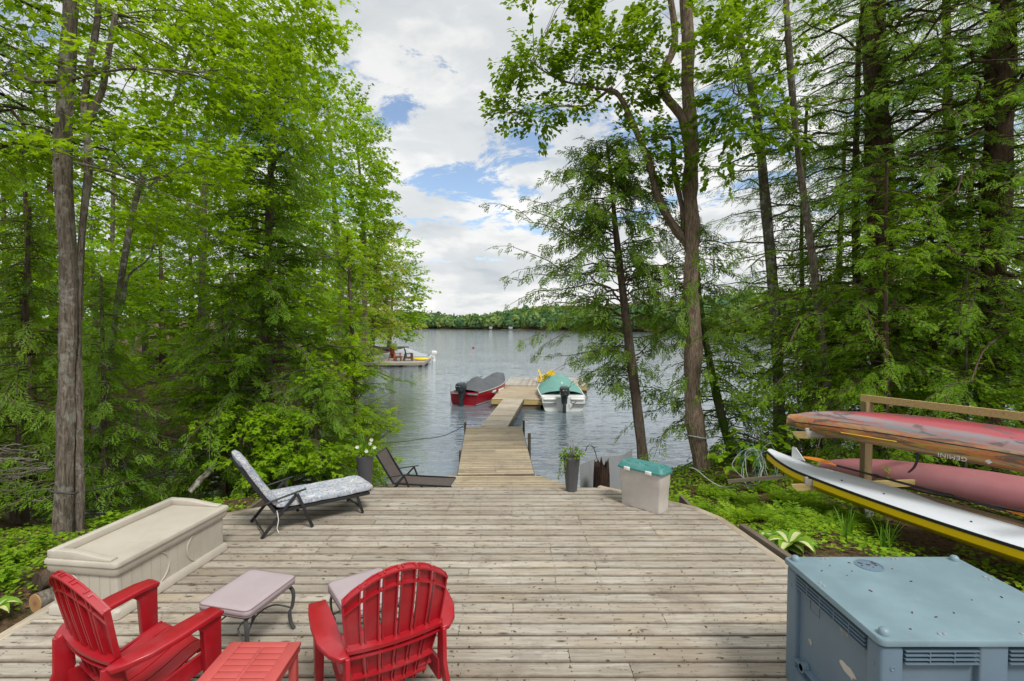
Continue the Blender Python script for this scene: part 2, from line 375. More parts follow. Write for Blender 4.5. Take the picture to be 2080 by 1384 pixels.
M['lf_cedar_dk'] = leaf('dark_cedar_frond', (0.034, 0.078, 0.018), (0.085, 0.15, 0.024), 0.38, lift=(2.15, 2.0, 1.25))
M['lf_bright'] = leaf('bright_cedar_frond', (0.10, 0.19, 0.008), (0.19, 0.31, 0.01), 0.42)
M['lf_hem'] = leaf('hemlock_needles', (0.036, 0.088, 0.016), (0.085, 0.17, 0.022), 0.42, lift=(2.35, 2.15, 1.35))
M['lf_hem_lt'] = leaf('young_hemlock_needles', (0.075, 0.16, 0.016), (0.15, 0.27, 0.022), 0.45, lift=(1.85, 1.75, 1.1))
M['lf_pale'] = leaf('pale_pine_needles', (0.09, 0.14, 0.03), (0.18, 0.23, 0.055), 0.36)
M['lf_ground'] = leaf('ground_leaf', (0.07, 0.15, 0.012), (0.17, 0.28, 0.03), 0.4)
M['lf_hosta'] = leaf('hosta_blade', (0.10, 0.20, 0.03), (0.16, 0.27, 0.05), 0.3)
M['lf_cream'] = leaf('hosta_cream_centre', (0.55, 0.58, 0.30), (0.66, 0.68, 0.42), 0.25, back=1.0, lift=(1, 1, 1))
M['lf_grass'] = leaf('grass_blade', (0.08, 0.18, 0.02), (0.13, 0.26, 0.03), 0.35)
M['petal'] = leaf('white_petal', (0.75, 0.75, 0.72), (0.8, 0.8, 0.78), 0.3, back=1.0, lift=(1, 1, 1))
M['litter'] = leaf('dead_leaf', (0.12, 0.06, 0.03), (0.26, 0.15, 0.07), 0.15, lift=(1, 1, 1))
def far_leaf():
    m, t = material('far_crown_leaf')
    ti = attr(t, 'tint').outputs['Fac']
    col = t.ramp(ti, [(0.0, (0.07, 0.15, 0.085)), (0.35, (0.12, 0.22, 0.09)), (0.7, (0.18, 0.28, 0.095)), (1.0, (0.26, 0.32, 0.10))])
    d = t.n('ShaderNodeBsdfDiffuse', ins={0: col}).outputs[0]
    tl = t.n('ShaderNodeBsdfTranslucent', ins={0: t.mix(1.0, col, (1.4, 1.3, 0.7), 'MULTIPLY')}).outputs[0]
    finish(t, t.n('ShaderNodeMixShader', ins={0: 0.3, 1: d, 2: tl}).outputs[0]); return m
M['far'] = far_leaf()
# ================================================================ THE SETTING
def sdist(P, poly):
    """signed distance (inside positive) of points to a polygon, numpy"""
    poly = np.array(poly, float); n = len(poly)
    d = np.full(len(P), 1e18); ins = np.zeros(len(P), bool)
    for i in range(n):
        a = poly[i]; b = poly[(i+1) % n]; e = b-a; w = P-a
        t = np.clip((w@e)/max(e@e, 1e-9), 0, 1); q = w-np.outer(t, e)
        d = np.minimum(d, (q**2).sum(1))
        c = ((a[1] > P[:, 1]) != (b[1] > P[:, 1]))
        with np.errstate(divide='ignore', invalid='ignore'):
            xx = (b[0]-a[0])*(P[:, 1]-a[1])/(b[1]-a[1]+1e-12)+a[0]
        ins ^= c & (P[:, 0] < xx)
    d = np.sqrt(d); return np.where(ins, d, -d)
NEAR = [(-3000, -400), (-3000, 700), (-300, 480), (-70, 120), (-26, 86), (-20, 78), (-16.5, 66), (-15.5, 52), (-13.6, 45), (-10, 31), (-7.6, 23), (-7.3, 19),
        (-9, 17.6), (-13, 17.8), (-15, 14), (-11.5, 10.6), (-8.0, 9.0), (-6.0, 10.3), (-4.2, 12.0), (-2.9, 11.4), (-2.3, 9.6), (-1.6, 8.4), (0.6, 8.2), (1.5, 9.0),
        (2.4, 10.9), (3.4, 12.4), (6, 13.4), (9, 14.2), (14, 15.0), (30, 15), (60, 8), (3000, -200), (3000, -400)]
FAR = [(-3000, 1100), (-400, 560), (-84, 410), (12, 312), (84, 190), (170, 150), (500, 130), (3000, 60), (3000, 3500), (-3000, 3500)]
_rg = np.random.default_rng(5)
def vnoise(x, y, s, seed=0):
    """cheap smooth noise from sines"""
    r = np.random.default_rng(seed); o = 0
    for k in range(5):
        a, b, c, d = r.uniform(0.6, 1.6, 4)*s*(1.7**k); p, q = r.uniform(0, 6.28, 2)
        o = o+np.sin(x*a+y*b*0.6+p)*np.sin(y*c-x*d*0.5+q)/(1.5**k)
    return o/2.2
def height(x, y):
    P = np.stack([x, y], 1); d = sdist(P, NEAR); f = sdist(P, FAR)
    bumps = vnoise(x, y, 0.9, 3)*0.10
    hn = 0.04+1.46*(1-np.exp(-np.maximum(d, 0)*0.44))+0.045*np.maximum(d-9, 0)+bumps*np.clip(d*0.6, 0, 1)
    hn = hn+np.where(d > 0, 0.42*np.exp(-((x-3.3)/0.95)**2-((y-5.1)/1.5)**2)+0.22*np.exp(-((x+4.6)/0.8)**2-((y-4.3)/1.6)**2), 0)
    hn = np.where((x > -3.7) & (x < 2.4) & (y < 6.8), np.minimum(hn, 1.28), hn)
    hn = np.minimum(hn, 1.58+np.maximum(-x-9, 0)*0.2+np.maximum(x-9, 0)*0.05)
    hn = np.where(d > 0, hn, -np.minimum(2.5, 0.02-d*0.22))
    hf = 0.3+np.minimum(np.maximum(f, 0), 220)*np.interp(x, [-160, -75, -40, -15, 25, 150], [.065, .05, .02, .07, .11, .12])+vnoise(x, y, 0.012, 8)*3.0*np.clip(f/80, 0, 1)
    return np.where(f > 0, hf, hn)
def gz(x, y): return float(height(np.array([x], float), np.array([y], float))[0])

def ground():
    def axis(lo, mid0, mid1, hi, st):
        a = list(np.arange(mid0, mid1+1e-6, st)); s = st; p = mid1
        while p < hi: s *= 1.16; p += s; a.append(p)
        s = st; p = mid0; b = []
        while p > lo: s *= 1.16; p -= s; b.append(p)
        return np.array(b[::-1]+a)
    xs = axis(-2600, -17, 15, 2600, 0.24); ys = axis(-300, 0, 20, 3000, 0.24)
    X, Y = np.meshgrid(xs, ys); x = X.ravel(); y = Y.ravel(); z = height(x, y)
    n = len(xs); m = len(ys)
    i = (np.arange(m-1)[:, None]*n+np.arange(n-1)[None, :]).ravel()
    F = np.concatenate([np.stack([i, i+1, i+n+1], 1), np.stack([i, i+n+1, i+n], 1)])
    mt, t = material('forest_floor')
    geo = t.n('ShaderNodeNewGeometry').outputs['Position']
    a = t.noise(geo, 1.1, 6, 0.6); b = t.noise(geo, 14, 5, 0.7); c = t.noise(geo, 55, 3, 0.7)
    col = t.mix(t.ramp(b, [(0.35, 0.0), (0.65, 1.0)]), (0.035, 0.022, 0.013), (0.15, 0.095, 0.055))
    col = t.mix(t.math('MULTIPLY', t.ramp(c, [(0.55, 0.0), (0.64, 1.0)]), 0.6), col, (0.24, 0.15, 0.08))
    col = t.mix(t.ramp(a, [(0.50, 0.0), (0.60, 0.8)]), col, (0.055, 0.075, 0.016))
    finish(t, principled(t, color=col, rough=0.95, normal=bump(t, t.math('ADD', b, t.math('MULTIPLY', c, 0.4)), 0.9, 0.05), spec=0.15))
    o = np_mesh('ground', np.stack([x, y, z], 1), F, mt, smooth=True); tag(o, kind='structure')
ground()

def water():
    mt, t = material('lake_water')
    geo = t.n('ShaderNodeNewGeometry').outputs['Position']
    a = t.noise(t.mapping(geo, (0.5, 1.5, 1), rot=(0, 0, 0.22)), 1.3, 2, 0.5, 0.5)
    b = t.noise(t.mapping(geo, (0.55, 1.6, 1), rot=(0, 0, -0.3)), 3.4, 2, 0.45, 0.4)
    c = t.noise(t.mapping(geo, (0.25, 0.7, 1)), 0.35, 3, 0.5)
    h = t.math('ADD', t.math('ADD', t.math('MULTIPLY', a, 0.9), t.math('MULTIPLY', b, 0.36)), t.math('MULTIPLY', c, 0.8))
    amp = t.ramp(t.noise(geo, 0.09, 3, 0.5), [(0.35, 0.75), (0.65, 1.15)])
    nb = t.n('ShaderNodeBump', ins={'Height': t.math('MULTIPLY', h, amp), 'Strength': 1.0, 'Distance': 0.06}).outputs[0]
    sx = t.n('ShaderNodeSeparateXYZ', ins={0: geo})     # brown shallows of the left inlet, shade put into their colour; open lake elsewhere
    inl = t.math('MULTIPLY', t.ramp(t.math('MULTIPLY_ADD', sx.outputs[0], -0.1, 0.0), [(0.30, 0.0), (0.55, 1.0)]), t.ramp(t.math('MULTIPLY', sx.outputs[1], 0.02), [(0.42, 1.0), (0.60, 0.0)]))
    wc = t.mix(inl, (0.13, 0.17, 0.195), (0.016, 0.018, 0.008))
    finish(t, principled(t, color=wc, rough=0.035, ior=1.95, normal=nb, spec=0.75))
    mb = MB(); mb.add([(-3000, -300, 0), (3000, -300, 0), (3000, 3200, 0), (-3000, 3200, 0)], [(0, 1, 2, 3)])
    tag(mb.build('water', mt), kind='structure')
water()

# ---------------------------------------------------------------- leaf templates (triangles), length 1 along +Y, flat in XY
def T(v, f): return np.array(v, float), np.array(f, int)
LEAF = T([(0, 0, 0), (-.36, .42, .07), (0, 1, -.05), (.36, .42, .07)], [(0, 3, 2), (0, 2, 1)])
MAPLE = T([(0, 0, 0), (-.55, .42, .02), (-.16, .48, .05), (0, 1, -.06), (.16, .48, .05), (.55, .42, .02)], [(0, 2, 1), (0, 4, 2), (2, 4, 3), (0, 5, 4)])
def frond(n, ang, ll, w, droop, taper=0.75, seed=1):
    r = random.Random(seed); v = []; f = []
    for i in range(n):
        t = 0.06+0.86*i/n
        for s in (-1, 1):
            L = ll*(1-taper*t)*r.uniform(.75, 1.15); a = R(ang+r.uniform(-9, 9)); t2 = t+r.uniform(-.03, .03)
            dx = s*math.sin(a)*L; dy = math.cos(a)*L; z0 = -droop*t2*t2; k = len(v)
            v += [(0, t2, z0), (dx*.55-s*0*w, t2+dy*.55+w*.55, z0-.02*r.random()), (dx, t2+dy, z0-.10*L-.04*r.random()), (dx*.55+s*w*.35, t2+dy*.55-w*.55, z0)]
            f += [(k, k+1, k+2), (k, k+2, k+3)]
    k = len(v); v += [(-w*.4, .80, -droop*.64), (0, 1.05, -droop*1.1), (w*.4, .80, -droop*.64)]; f.append((k, k+1, k+2))
    return T(v, f)
CEDAR = [frond(4, 42, .55, .11, .22, seed=s) for s in (1, 2, 3)]
HEM = [frond(6, 58, .36, .055, .16, .7, seed=s) for s in (4, 5, 6)]
BUSHY = [frond(3, 46, .62, .17, .2, seed=s) for s in (7, 8)]

class Leaves:
    def __init__(s, rng): s.rng = rng; s.items = {}
    def add(s, tm, pos, d, nrm, size, tint=None):
        """tm: template key (list of templates), pos/d/nrm Vectors"""
        s.items.setdefault(id(tm), (tm, []))[1].append((*pos, *d, *nrm, size, s.rng.random() if tint is None else tint))
    def mesh(s, name, mat, parent, kind='stuff'):
        Vs = []; Fs = []; Ts = []; o = 0
        for tm, it in s.items.values():
            A = np.array(it); tms = tm if isinstance(tm, list) else [tm]
            for k, (v, f) in enumerate(tms):
                a = A[k::len(tms)]
                if not len(a): continue
                p = a[:, 0:3]; d = a[:, 3:6]; n = a[:, 6:9]; sz = a[:, 9]
                d = d/(np.linalg.norm(d, axis=1, keepdims=True)+1e-9)
                x = np.cross(d, n); x /= (np.linalg.norm(x, axis=1, keepdims=True)+1e-9); z = np.cross(x, d)
                B = np.stack([x, d, z], 2)*sz[:, None, None]
                V = np.einsum('nij,kj->nki', B, v)+p[:, None, :]
                F = f[None]+(np.arange(len(a))*len(v))[:, None, None]+o
                Vs.append(V.reshape(-1, 3)); Fs.append(F.reshape(-1, 3)); Ts.append(np.repeat(a[:, 10], len(v))); o += len(a)*len(v)
        if not Vs: return None
        return np_mesh(name, np.concatenate(Vs), np.concatenate(Fs), mat, parent, np.concatenate(Ts), kind=kind)

def poly_at(pts, t):
    n = len(pts)-1; t = max(0, min(0.9999, t))*n; i = int(t); return pts[i].lerp(pts[i+1], t-i)
def smooth_path(pts, k=3):
    pts = [Vector(p) for p in pts]
    if len(pts) < 3: return pts
    out = []
    for i in range(len(pts)-1):
        p0 = pts[max(i-1, 0)]; p1 = pts[i]; p2 = pts[i+1]; p3 = pts[min(i+2, len(pts)-1)]
        for j in range(k):
            t = j/k
            out.append(0.5*((2*p1)+(p2-p0)*t+(2*p0-5*p1+4*p2-p3)*t*t+(3*p1-p0-3*p2+p3)*t**3))
    out.append(pts[-1]); return out
def trunk_mesh(mb, pts, r0, r1, n=10, flare=0.0, rng=None, k=4):
    p = smooth_path(pts, k); m = len(p)
    rad = [(r0+(r1-r0)*(i/(m-1))**0.9)*(1+flare*math.exp(-i*1.6))*(1+(rng.uniform(-.10, .10)+.05*math.sin(i*1.3) if rng else 0)) for i in range(m)]
    o = len(mb.v); mb.tube(p, rad, n)
    if rng:
        for q in range(m):
            for a in range(n):
                v = Vector(mb.v[o+q*n+a]); c = p[q]; e = (v-c)*(1+0.10*math.sin(a*2.4+q*0.5)+rng.uniform(-.05, .05)); mb.v[o+q*n+a] = tuple(c+e)
    return p
def up_n(rng, w=0.35): return Vector((rng.uniform(-w, w), rng.uniform(-w, w), 1)).normalized()

def conifer(name, label, path, r0, r1, prof, nb, t0=0.1, tm=CEDAR, fs=0.30, step=0.13, rise=0.15, droop=0.45, mat='lf_cedar', bk='bark_cedar', seed=1,
            az=None, cat='tree', group=None, vis=1.0, bthick=1.0, side=62, hang=0.25, dead=0.0, tintb=None, extra=None):
    """trunk, whorled limbs and flat drooping sprays along each limb"""
    rng = random.Random(seed); base = Vector(path[0]); root = empty(name, base, 0, label, cat, group)
    P = [Vector(p)-base for p in path]
    mb = MB(); pts = trunk_mesh(mb, P, r0, r1, 11, 0.30, rng); mb.build('trunk', M[bk], root, smooth=True)
    lm = MB(); L = Leaves(rng)
    H = len(pts)-1
    for i in range(nb):
        t = t0+(1-t0)*((i+rng.random())/nb); p = poly_at(pts, t)
        a = rng.uniform(0, 2*math.pi) if az is None else az(rng, t)
        ln = prof(t)*rng.choice((rng.uniform(.45, .8), rng.uniform(.8, 1.22)))
        if ln < 0.12: ln = 0.12
        rs = rise*rng.uniform(-.4, 2.2); dr = droop*rng.uniform(.25, 1.35)
        dh = Vector((math.cos(a), math.sin(a), 0)); n = max(3, int(ln/0.35)+2)
        bend = rng.uniform(-.55, .55); sd = Vector((-dh.y, dh.x, 0))
        q = []
        for j in range(n+1):
            s = j/n; q.append(p+dh*(ln*s)+sd*(bend*ln*s*s)+Vector((0, 0, ln*(rs*s-dr*s*s)))+Vector((rng.uniform(-1, 1), rng.uniform(-1, 1), rng.uniform(-1, 1)))*0.03*ln)
        br = max(.005, min(r0*0.22, .010*ln+.004))*bthick
        lm.tube(q, [br*(1-.85*j/n) for j in range(n+1)], 4, cap=False)
        if rng.random() < dead: continue
        k = max(2, int(ln/step)); tb = rng.random(); gph = rng.uniform(0, 6.28)
        for j in range(k):
            s = 0.16+0.86*(j+rng.random()*.7)/k; c = poly_at(q, s); ddir = (poly_at(q, min(1, s+.08))-poly_at(q, max(0, s-.08))).normalized()
            gap = 1.0 if math.sin(s*9+gph) > -.45 else .45
            for sg in (-1, 1):
                if rng.random() > vis*gap: continue
                A = R(side+rng.uniform(-34, 26))*sg*(1-.45*s)
                fd = (Matrix.Rotation(A, 3, 'Z') @ ddir); fd.z -= hang*rng.uniform(-.6, 2.6)
                sz = fs*(1.15-.5*s)*rng.uniform(.65, 1.25)*min(1.0, .45+ln*.5)
                L.add(tm, c+Vector((rng.uniform(-.05, .05), rng.uniform(-.05, .05), rng.uniform(-.07, .06))), fd, up_n(rng, .9), sz, min(1, max(0, .30*tb+.35*rng.random()+.38*s)))
        L.add(tm, q[-1]-dh*.05, ddir+Vector((0, 0, -.3*hang)), up_n(rng, .4), fs*.8)
    if extra: extra(L, lm, rng, pts)
    lm.build('limbs', M[bk], root, kind='stuff')
    L.mesh('crown', M[mat], root)
    return root

def E(u, v, Y, ru, rv, rd=None, n=100):
    """leaf mass: centre by pixel and depth, radii in pixels; rd depth radius in metres"""
    c = W(u, v, Y); k = Y/FPX
    return (c, ru*k, rd if rd is not None else ru*k, rv*k, n)
def broadleaf(name, label, stems, masses, mat='lf_maple', bk='bark_maple', tm=MAPLE, ls=0.11, per=16, tw=0.55, seed=1, cat='tree', group=None, limbs=True, flat=0.35, layer=True, origin=None, dense=0.0):
    """stems: list of (pts, r0, r1); masses: list from E(): twigs with leaves filling ellipsoids, joined to the nearest stem"""
    rng = random.Random(seed); base = Vector(stems[0][0][0]) if origin is None else Vector(origin)
    root = empty(name, base, 0, label, cat, group)
    nodes = []
    for si, (pts, r0, r1) in enumerate(stems):
        mb = MB(); sp = trunk_mesh(mb, [Vector(p)-base for p in pts], r0, r1, 10 if r0 > .08 else 7, .25 if si == 0 else 0, rng)
        mb.build('trunk' if si == 0 else 'limb', M[bk], root, smooth=True)
        nodes += sp[len(sp)//4:]
    lm = MB(); L = Leaves(rng)
    for (c, rx, ry, rz, n) in masses:
        c = c-base
        nl = max(2, int(n/9)); subs = []
        near = sorted(nodes, key=lambda q: (q-c).length)[:5]
        hub = near[0]
        if limbs:
            for i in range(nl):
                d = Vector((rng.gauss(0, 1), rng.gauss(0, 1), rng.gauss(0, 1))).normalized()
                e = c+Vector((d.x*rx, d.y*ry, d.z*rz))*rng.uniform(.3, .95)
                s = rng.choice(near[:3]); mid = s.lerp(e, .5)+Vector((rng.uniform(-.12, .12), rng.uniform(-.12, .12), (e-s).length*.07))
                pp = smooth_path([s, mid, e], 3); br = .006+.010*min(1.5, (e-s).length*.4)
                lm.tube(pp, [br*(1-.75*j/(len(pp)-1)) for j in range(len(pp))], 4, cap=False); subs.append(pp)
        for i in range(n):
            d = Vector((rng.gauss(0, 1), rng.gauss(0, 1), rng.gauss(0, 1))).normalized()*(rng.random()**.42)
            p = c+Vector((d.x*rx, d.y*ry, d.z*rz))
            out = (p-hub); out.z *= .35; out.normalize()
            out = (out+Vector((rng.uniform(-.7, .7), rng.uniform(-.7, .7), rng.uniform(-.35, .2)))).normalized()
            ln = tw*rng.uniform(.6, 1.3); q1 = p+out*ln+Vector((0, 0, -.12*ln))
            if i % 2 == 0: lm.tube([p, p.lerp(q1, .55)+Vector((0, 0, .03*ln)), q1], [.0045, .003, .0015], 3, cap=False)
            tb = rng.random(); sd = Vector((-out.y, out.x, 0))
            for j in range(per):
                s = rng.random(); pos = p.lerp(q1, s)+sd*rng.gauss(0, .16*tw)*(1.1-.6*s)+Vector((0, 0, rng.gauss(0, .05*tw if layer else .16*tw)))
                ld = out+sd*rng.uniform(-1.3, 1.3)+Vector((0, 0, rng.uniform(-.7, .1)))
                L.add(tm, pos, ld, up_n(rng, flat*2), ls*rng.uniform(.6, 1.25), min(1, max(0, .5*tb+.5*rng.random())))
    if len(lm.v): lm.build('twigs', M[bk], root, kind='stuff')
    L.mesh('crown', M[mat], root)
    return root

# ================================================================ FAR SHORE
def far_forest():
    rng = np.random.default_rng(11); n = 4300
    x = rng.uniform(-230, 330, n*3); dd = rng.uniform(0, 1, n*3)**1.4*150
    y0 = np.interp(x, [-400, -84, 12, 84, 170, 500], [560, 410, 312, 190, 150, 130])
    y = y0+dd+2
    f = sdist(np.stack([x, y], 1), FAR); ok = (f > 1.5); x = x[ok][:n]; y = y[ok][:n]; dd = f[ok][:n]
    z = height(x, y); n = len(x)
    R_ = rng.uniform(1.9, 4.3, n); Hh = R_*rng.uniform(1.9, 3.0, n); con = rng.random(n) < .13
    R_[con] *= .55; Hh[con] *= 1.2
    tb = rng.random(n); tb[con] *= .2
    Vs = []; Ts = []
    K = 46
    for k in range(K):
        u = rng.normal(size=(n, 3)); u /= np.linalg.norm(u, axis=1, keepdims=True); u[:, 2] = np.abs(u[:, 2])*1.3-.55
        w = np.where(con, np.clip(1-(u[:, 2]+.55)/1.5, .06, 1), 1.0)
        rr = rng.uniform(.75, 1.08, n)
        c = np.stack([x+u[:, 0]*R_*rr*w, y+u[:, 1]*R_*rr*w, z+Hh*.52+u[:, 2]*Hh*.5*rr], 1)
        s = R_*rng.uniform(.22, .42, n)
        nrm = u+rng.normal(size=(n, 3))*.35; nrm /= np.linalg.norm(nrm, axis=1, keepdims=True)
        a = np.cross(nrm, rng.normal(size=(n, 3))); a /= np.linalg.norm(a, axis=1, keepdims=True); b = np.cross(nrm, a)
        P = np.stack([c+a*s[:, None], c+b*s[:, None], c-a*s[:, None], c-b*s[:, None]], 1)
        Vs.append(P.reshape(-1, 3)); Ts.append(np.repeat(np.clip(tb+rng.normal(0, .1, n), 0, 1), 4))
    V = np.concatenate(Vs); m = len(V)//4; i = np.arange(m)*4
    F = np.concatenate([np.stack([i, i+1, i+2], 1), np.stack([i, i+2, i+3], 1)])
    o = np_mesh('far_wood', V, F, M['far'], tint=np.concatenate(Ts)); tag(o, 'wooded hills of mixed green trees across the lake', 'far woodland', kind='stuff')
far_forest()

# ================================================================ TREES, LEFT SHORE
def T_big_left():
    Y = 6.7
    st = [([W(u, v, Y) for u, v in ((128, 1110), (131, 980), (134, 800), (140, 560), (127, 330), (138, 120), (150, -120), (155, -320))], .108, .078),
          ([W(u, v, Y+.12) for u, v in ((163, 1080), (160, 900), (158, 700), (166, 480), (180, 330), (172, 200), (198, 40), (205, -150))], .056, .038),
          ([W(u, v, Y+.15) for u, v in ((172, 260), (205, 190), (218, 120), (235, 30))], .05, .03),
          ([W(u, v, Y) for u, v in ((125, 165), (70, 165), (20, 148), (-60, 170))], .035, .015),
          ([W(u, v, Y) for u, v in ((150, 160), (220, 145), (300, 140), (420, 148))], .022, .008),
          ([W(u, v, Y-.2) for u, v in ((150, 330), (230, 350), (300, 380), (430, 430))], .02, .006)]
    ms = [E(300, 170, 7.0, 200, 90, 1.3, 95), E(260, 320, 6.6, 150, 45, .9, 60), E(420, 120, 7.6, 150, 90, 1.3, 95), E(400, 330, 7.4, 130, 60, 1.0, 55), E(330, 440, 7.6, 130, 55, .9, 50),
          E(540, 50, 8.4, 110, 50, 1.0, 60), E(620, 20, 8.6, 55, 40, .7, 30), E(60, 300, 7.4, 60, 80, .8, 35), E(250, 20, 7.2, 260, 60, 1.2, 90), E(300, -140, 7.2, 420, 110, 2.0, 90), E(60, 60, 7.2, 90, 90, 1, 40), E(500, 200, 8.2, 120, 70, 1.0, 50), E(200, 220, 7.4, 120, 60, 1, 40), E(440, 20, 8, 160, 60, 1, 50)]
    broadleaf('maple_tree', 'large grey barked maple with a split double trunk at the far left', st, ms, 'lf_maple', 'bark_maple', ls=.105, per=15, tw=.6, seed=3)
T_big_left()

def cone(r, p=0.9): return lambda t: r*(1-t)**p+.12
# main cedar rising over the sun lounger
conifer('cedar_tree', 'tall cedar with a straight bare lined trunk behind the sun lounger', [W(u, v, 11) for u, v in ((545, 1030), (542, 800), (543, 600), (548, 400), (556, 220), (563, 60))], .165, .03,
        lambda t: 2.65*(1-t)**.75+.35 if t > .12 else 2.3, 300, t0=.06, fs=.30, step=.10, rise=.22, droop=.42, seed=21, vis=.93, mat='lf_cedar')
conifer('cedar_tree', 'low loose cedar left of the lounger, leaning out over the dark inlet', [W(u, v, 10.2) for u, v in ((455, 1030), (455, 860), (452, 620))], .09, .02,
        lambda t: (1.65*(1-t)**.55+.2)*min(1, .5+t*1.8), 140, t0=.10, fs=.28, step=.095, rise=.2, droop=.45, seed=22, mat='lf_cedar')
conifer('cedar_tree', 'low bushy cedar directly behind the foot of the cushioned lounger', [W(u, v, 9.9) for u, v in ((640, 1050), (640, 900), (645, 760))], .08, .02,
        lambda t: 1.35*(1-t)**.5+.2, 150, t0=.02, fs=.26, step=.09, rise=.2, droop=.4, seed=23, mat='lf_cedar')
conifer('cedar_tree', 'dense bright yellow-green cedar column at the water edge, behind the white flower planter', [W(u, v, 11.6) for u, v in ((728, 1010), (722, 800), (705, 480))], .10, .02,
        lambda t: .78*(1-t)**.42+.10, 300, t0=.02, fs=.25, step=.075, rise=.55, droop=.25, seed=24, mat='lf_bright', tm=BUSHY)
conifer('cedar_tree', 'small drooping cedar just right of the double trunk maple', [W(u, v, 8.2) for u, v in ((215, 1030), (212, 860), (205, 560))], .07, .02,
        lambda t: 1.0*(1-t)**.5+.2, 130, t0=.10, fs=.26, step=.095, rise=.15, droop=.6, seed=25, mat='lf_cedar')
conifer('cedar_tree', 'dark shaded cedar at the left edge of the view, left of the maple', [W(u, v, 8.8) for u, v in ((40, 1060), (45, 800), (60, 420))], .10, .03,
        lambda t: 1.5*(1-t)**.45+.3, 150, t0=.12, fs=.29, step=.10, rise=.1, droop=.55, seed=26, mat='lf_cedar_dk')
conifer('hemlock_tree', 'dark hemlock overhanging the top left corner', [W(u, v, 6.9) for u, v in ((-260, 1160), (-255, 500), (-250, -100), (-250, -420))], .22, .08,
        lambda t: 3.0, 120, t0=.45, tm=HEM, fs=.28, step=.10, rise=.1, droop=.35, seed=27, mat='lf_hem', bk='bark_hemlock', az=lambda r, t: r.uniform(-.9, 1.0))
def left_mid():
    broadleaf('birch_tree', 'slender leaning mottled tree between the big maple and the tall cedar', [([W(u, v, 10.5) for u, v in ((205, 900), (232, 660), (268, 440), (305, 320), (345, 230), (400, 60))], .075, .03),
              ([W(u, v, 10.6) for u, v in ((250, 620), (262, 560), (305, 520), (320, 440))], .035, .015)],
              [E(300, 380, 10.8, 90, 90, 1, 45), E(360, 200, 10.8, 110, 90, 1.2, 60), E(420, 60, 10.8, 130, 80, 1.2, 60), E(240, 560, 11, 70, 60, .9, 30)], 'lf_maple', 'bark_birch', ls=.12, per=16, seed=31)
    broadleaf('maple_tree', 'bright leafy maple rising behind the tall cedar', [([W(u, v, 15) for u, v in ((400, 900), (410, 600), (420, 300), (440, 20))], .12, .04)],
              [E(400, 560, 14.5, 130, 110, 2, 80), E(330, 680, 14, 110, 60, 1.5, 45), E(470, 420, 15, 120, 120, 2, 90), E(420, 260, 15, 130, 110, 2, 90), E(470, 110, 15, 120, 90, 2, 80), E(600, 260, 15.5, 90, 100, 1.6, 70), E(520, 650, 14.5, 90, 80, 1.4, 50), E(600, 120, 15, 60, 60, 1.4, 40), E(300, 520, 14, 110, 90, 1.6, 60), E(620, 420, 15, 80, 90, 1.5, 60)],
              'lf_maple', 'bark_maple', ls=.16, per=18, tw=.9, seed=32)
    broadleaf('oak_tree', 'rounded oak filling the skyline right of the tall cedar', [([W(u, v, 21) for u, v in ((690, 760), (690, 560), (675, 360), (665, 210))], .16, .05)],
              [E(665, 250, 21, 75, 65, 1.8, 85), E(625, 160, 21, 45, 70, 1.3, 40), E(700, 330, 21, 75, 75, 1.8, 90), E(640, 400, 20, 90, 90, 2, 90), E(690, 470, 20, 75, 80, 2, 80), E(730, 400, 21.5, 45, 50, 1.3, 40), E(620, 560, 18, 80, 80, 2, 60)],
              'lf_maple', 'bark_maple', ls=.19, per=18, tw=1.0, seed=33)
    broadleaf('oak_tree', 'tall dark oak on the shore above the neighbouring dock', [([W(u, v, 34) for u, v in ((742, 720), (740, 560), (736, 420), (722, 260))], .22, .06)],
              [E(722, 245, 34, 38, 45, 1.8, 55), E(748, 330, 34, 38, 40, 1.8, 55), E(760, 400, 34, 26, 30, 1.5, 32), E(735, 450, 34, 45, 45, 2, 60), E(765, 455, 34, 30, 18, 1.4, 22), E(745, 540, 34, 45, 60, 2, 60)],
              'lf_maple_dk', 'bark_cedar', ls=.26, per=20, tw=1.3, seed=34)
    conifer('pine_tree', 'pale green pine leaning over the neighbouring dock', [W(u, v, 46) for u, v in ((752, 735), (760, 640), (768, 540), (772, 450))], .28, .05,
            lambda t: 4.0*(1-t)**.6+.6, 120, t0=.22, tm=BUSHY, fs=1.05, step=.5, rise=.35, droop=.35, seed=35, mat='lf_pale')
    broadleaf('maple_tree', 'rounded green maple at the tip of the left shore', [([W(u, v, 70) for u, v in ((790, 705), (795, 640), (800, 560))], .3, .1)],
              [E(800, 520, 70, 38, 48, 3, 85), E(828, 575, 70, 30, 42, 2.6, 70), E(800, 620, 70, 45, 45, 3, 85), E(780, 560, 70, 40, 60, 3, 80), E(822, 640, 70, 26, 30, 2.4, 45), E(790, 678, 70, 42, 16, 3, 40)],
              'lf_maple', 'bark_cedar', ls=.42, per=20, tw=2.0, seed=36)
    broadleaf('shrub', 'leafy waterside shrub below the tall cedar and oak', [([W(u, v, 17) for u, v in ((600, 860), (600, 780), (605, 720))], .05, .02)],
              [E(600, 760, 17, 110, 60, 1.5, 90), E(690, 720, 19, 70, 50, 1.5, 60), E(480, 790, 16, 80, 45, 1.4, 50)], 'lf_maple', ls=.15, per=18, tw=.8, seed=37, cat='shrub')
left_mid()
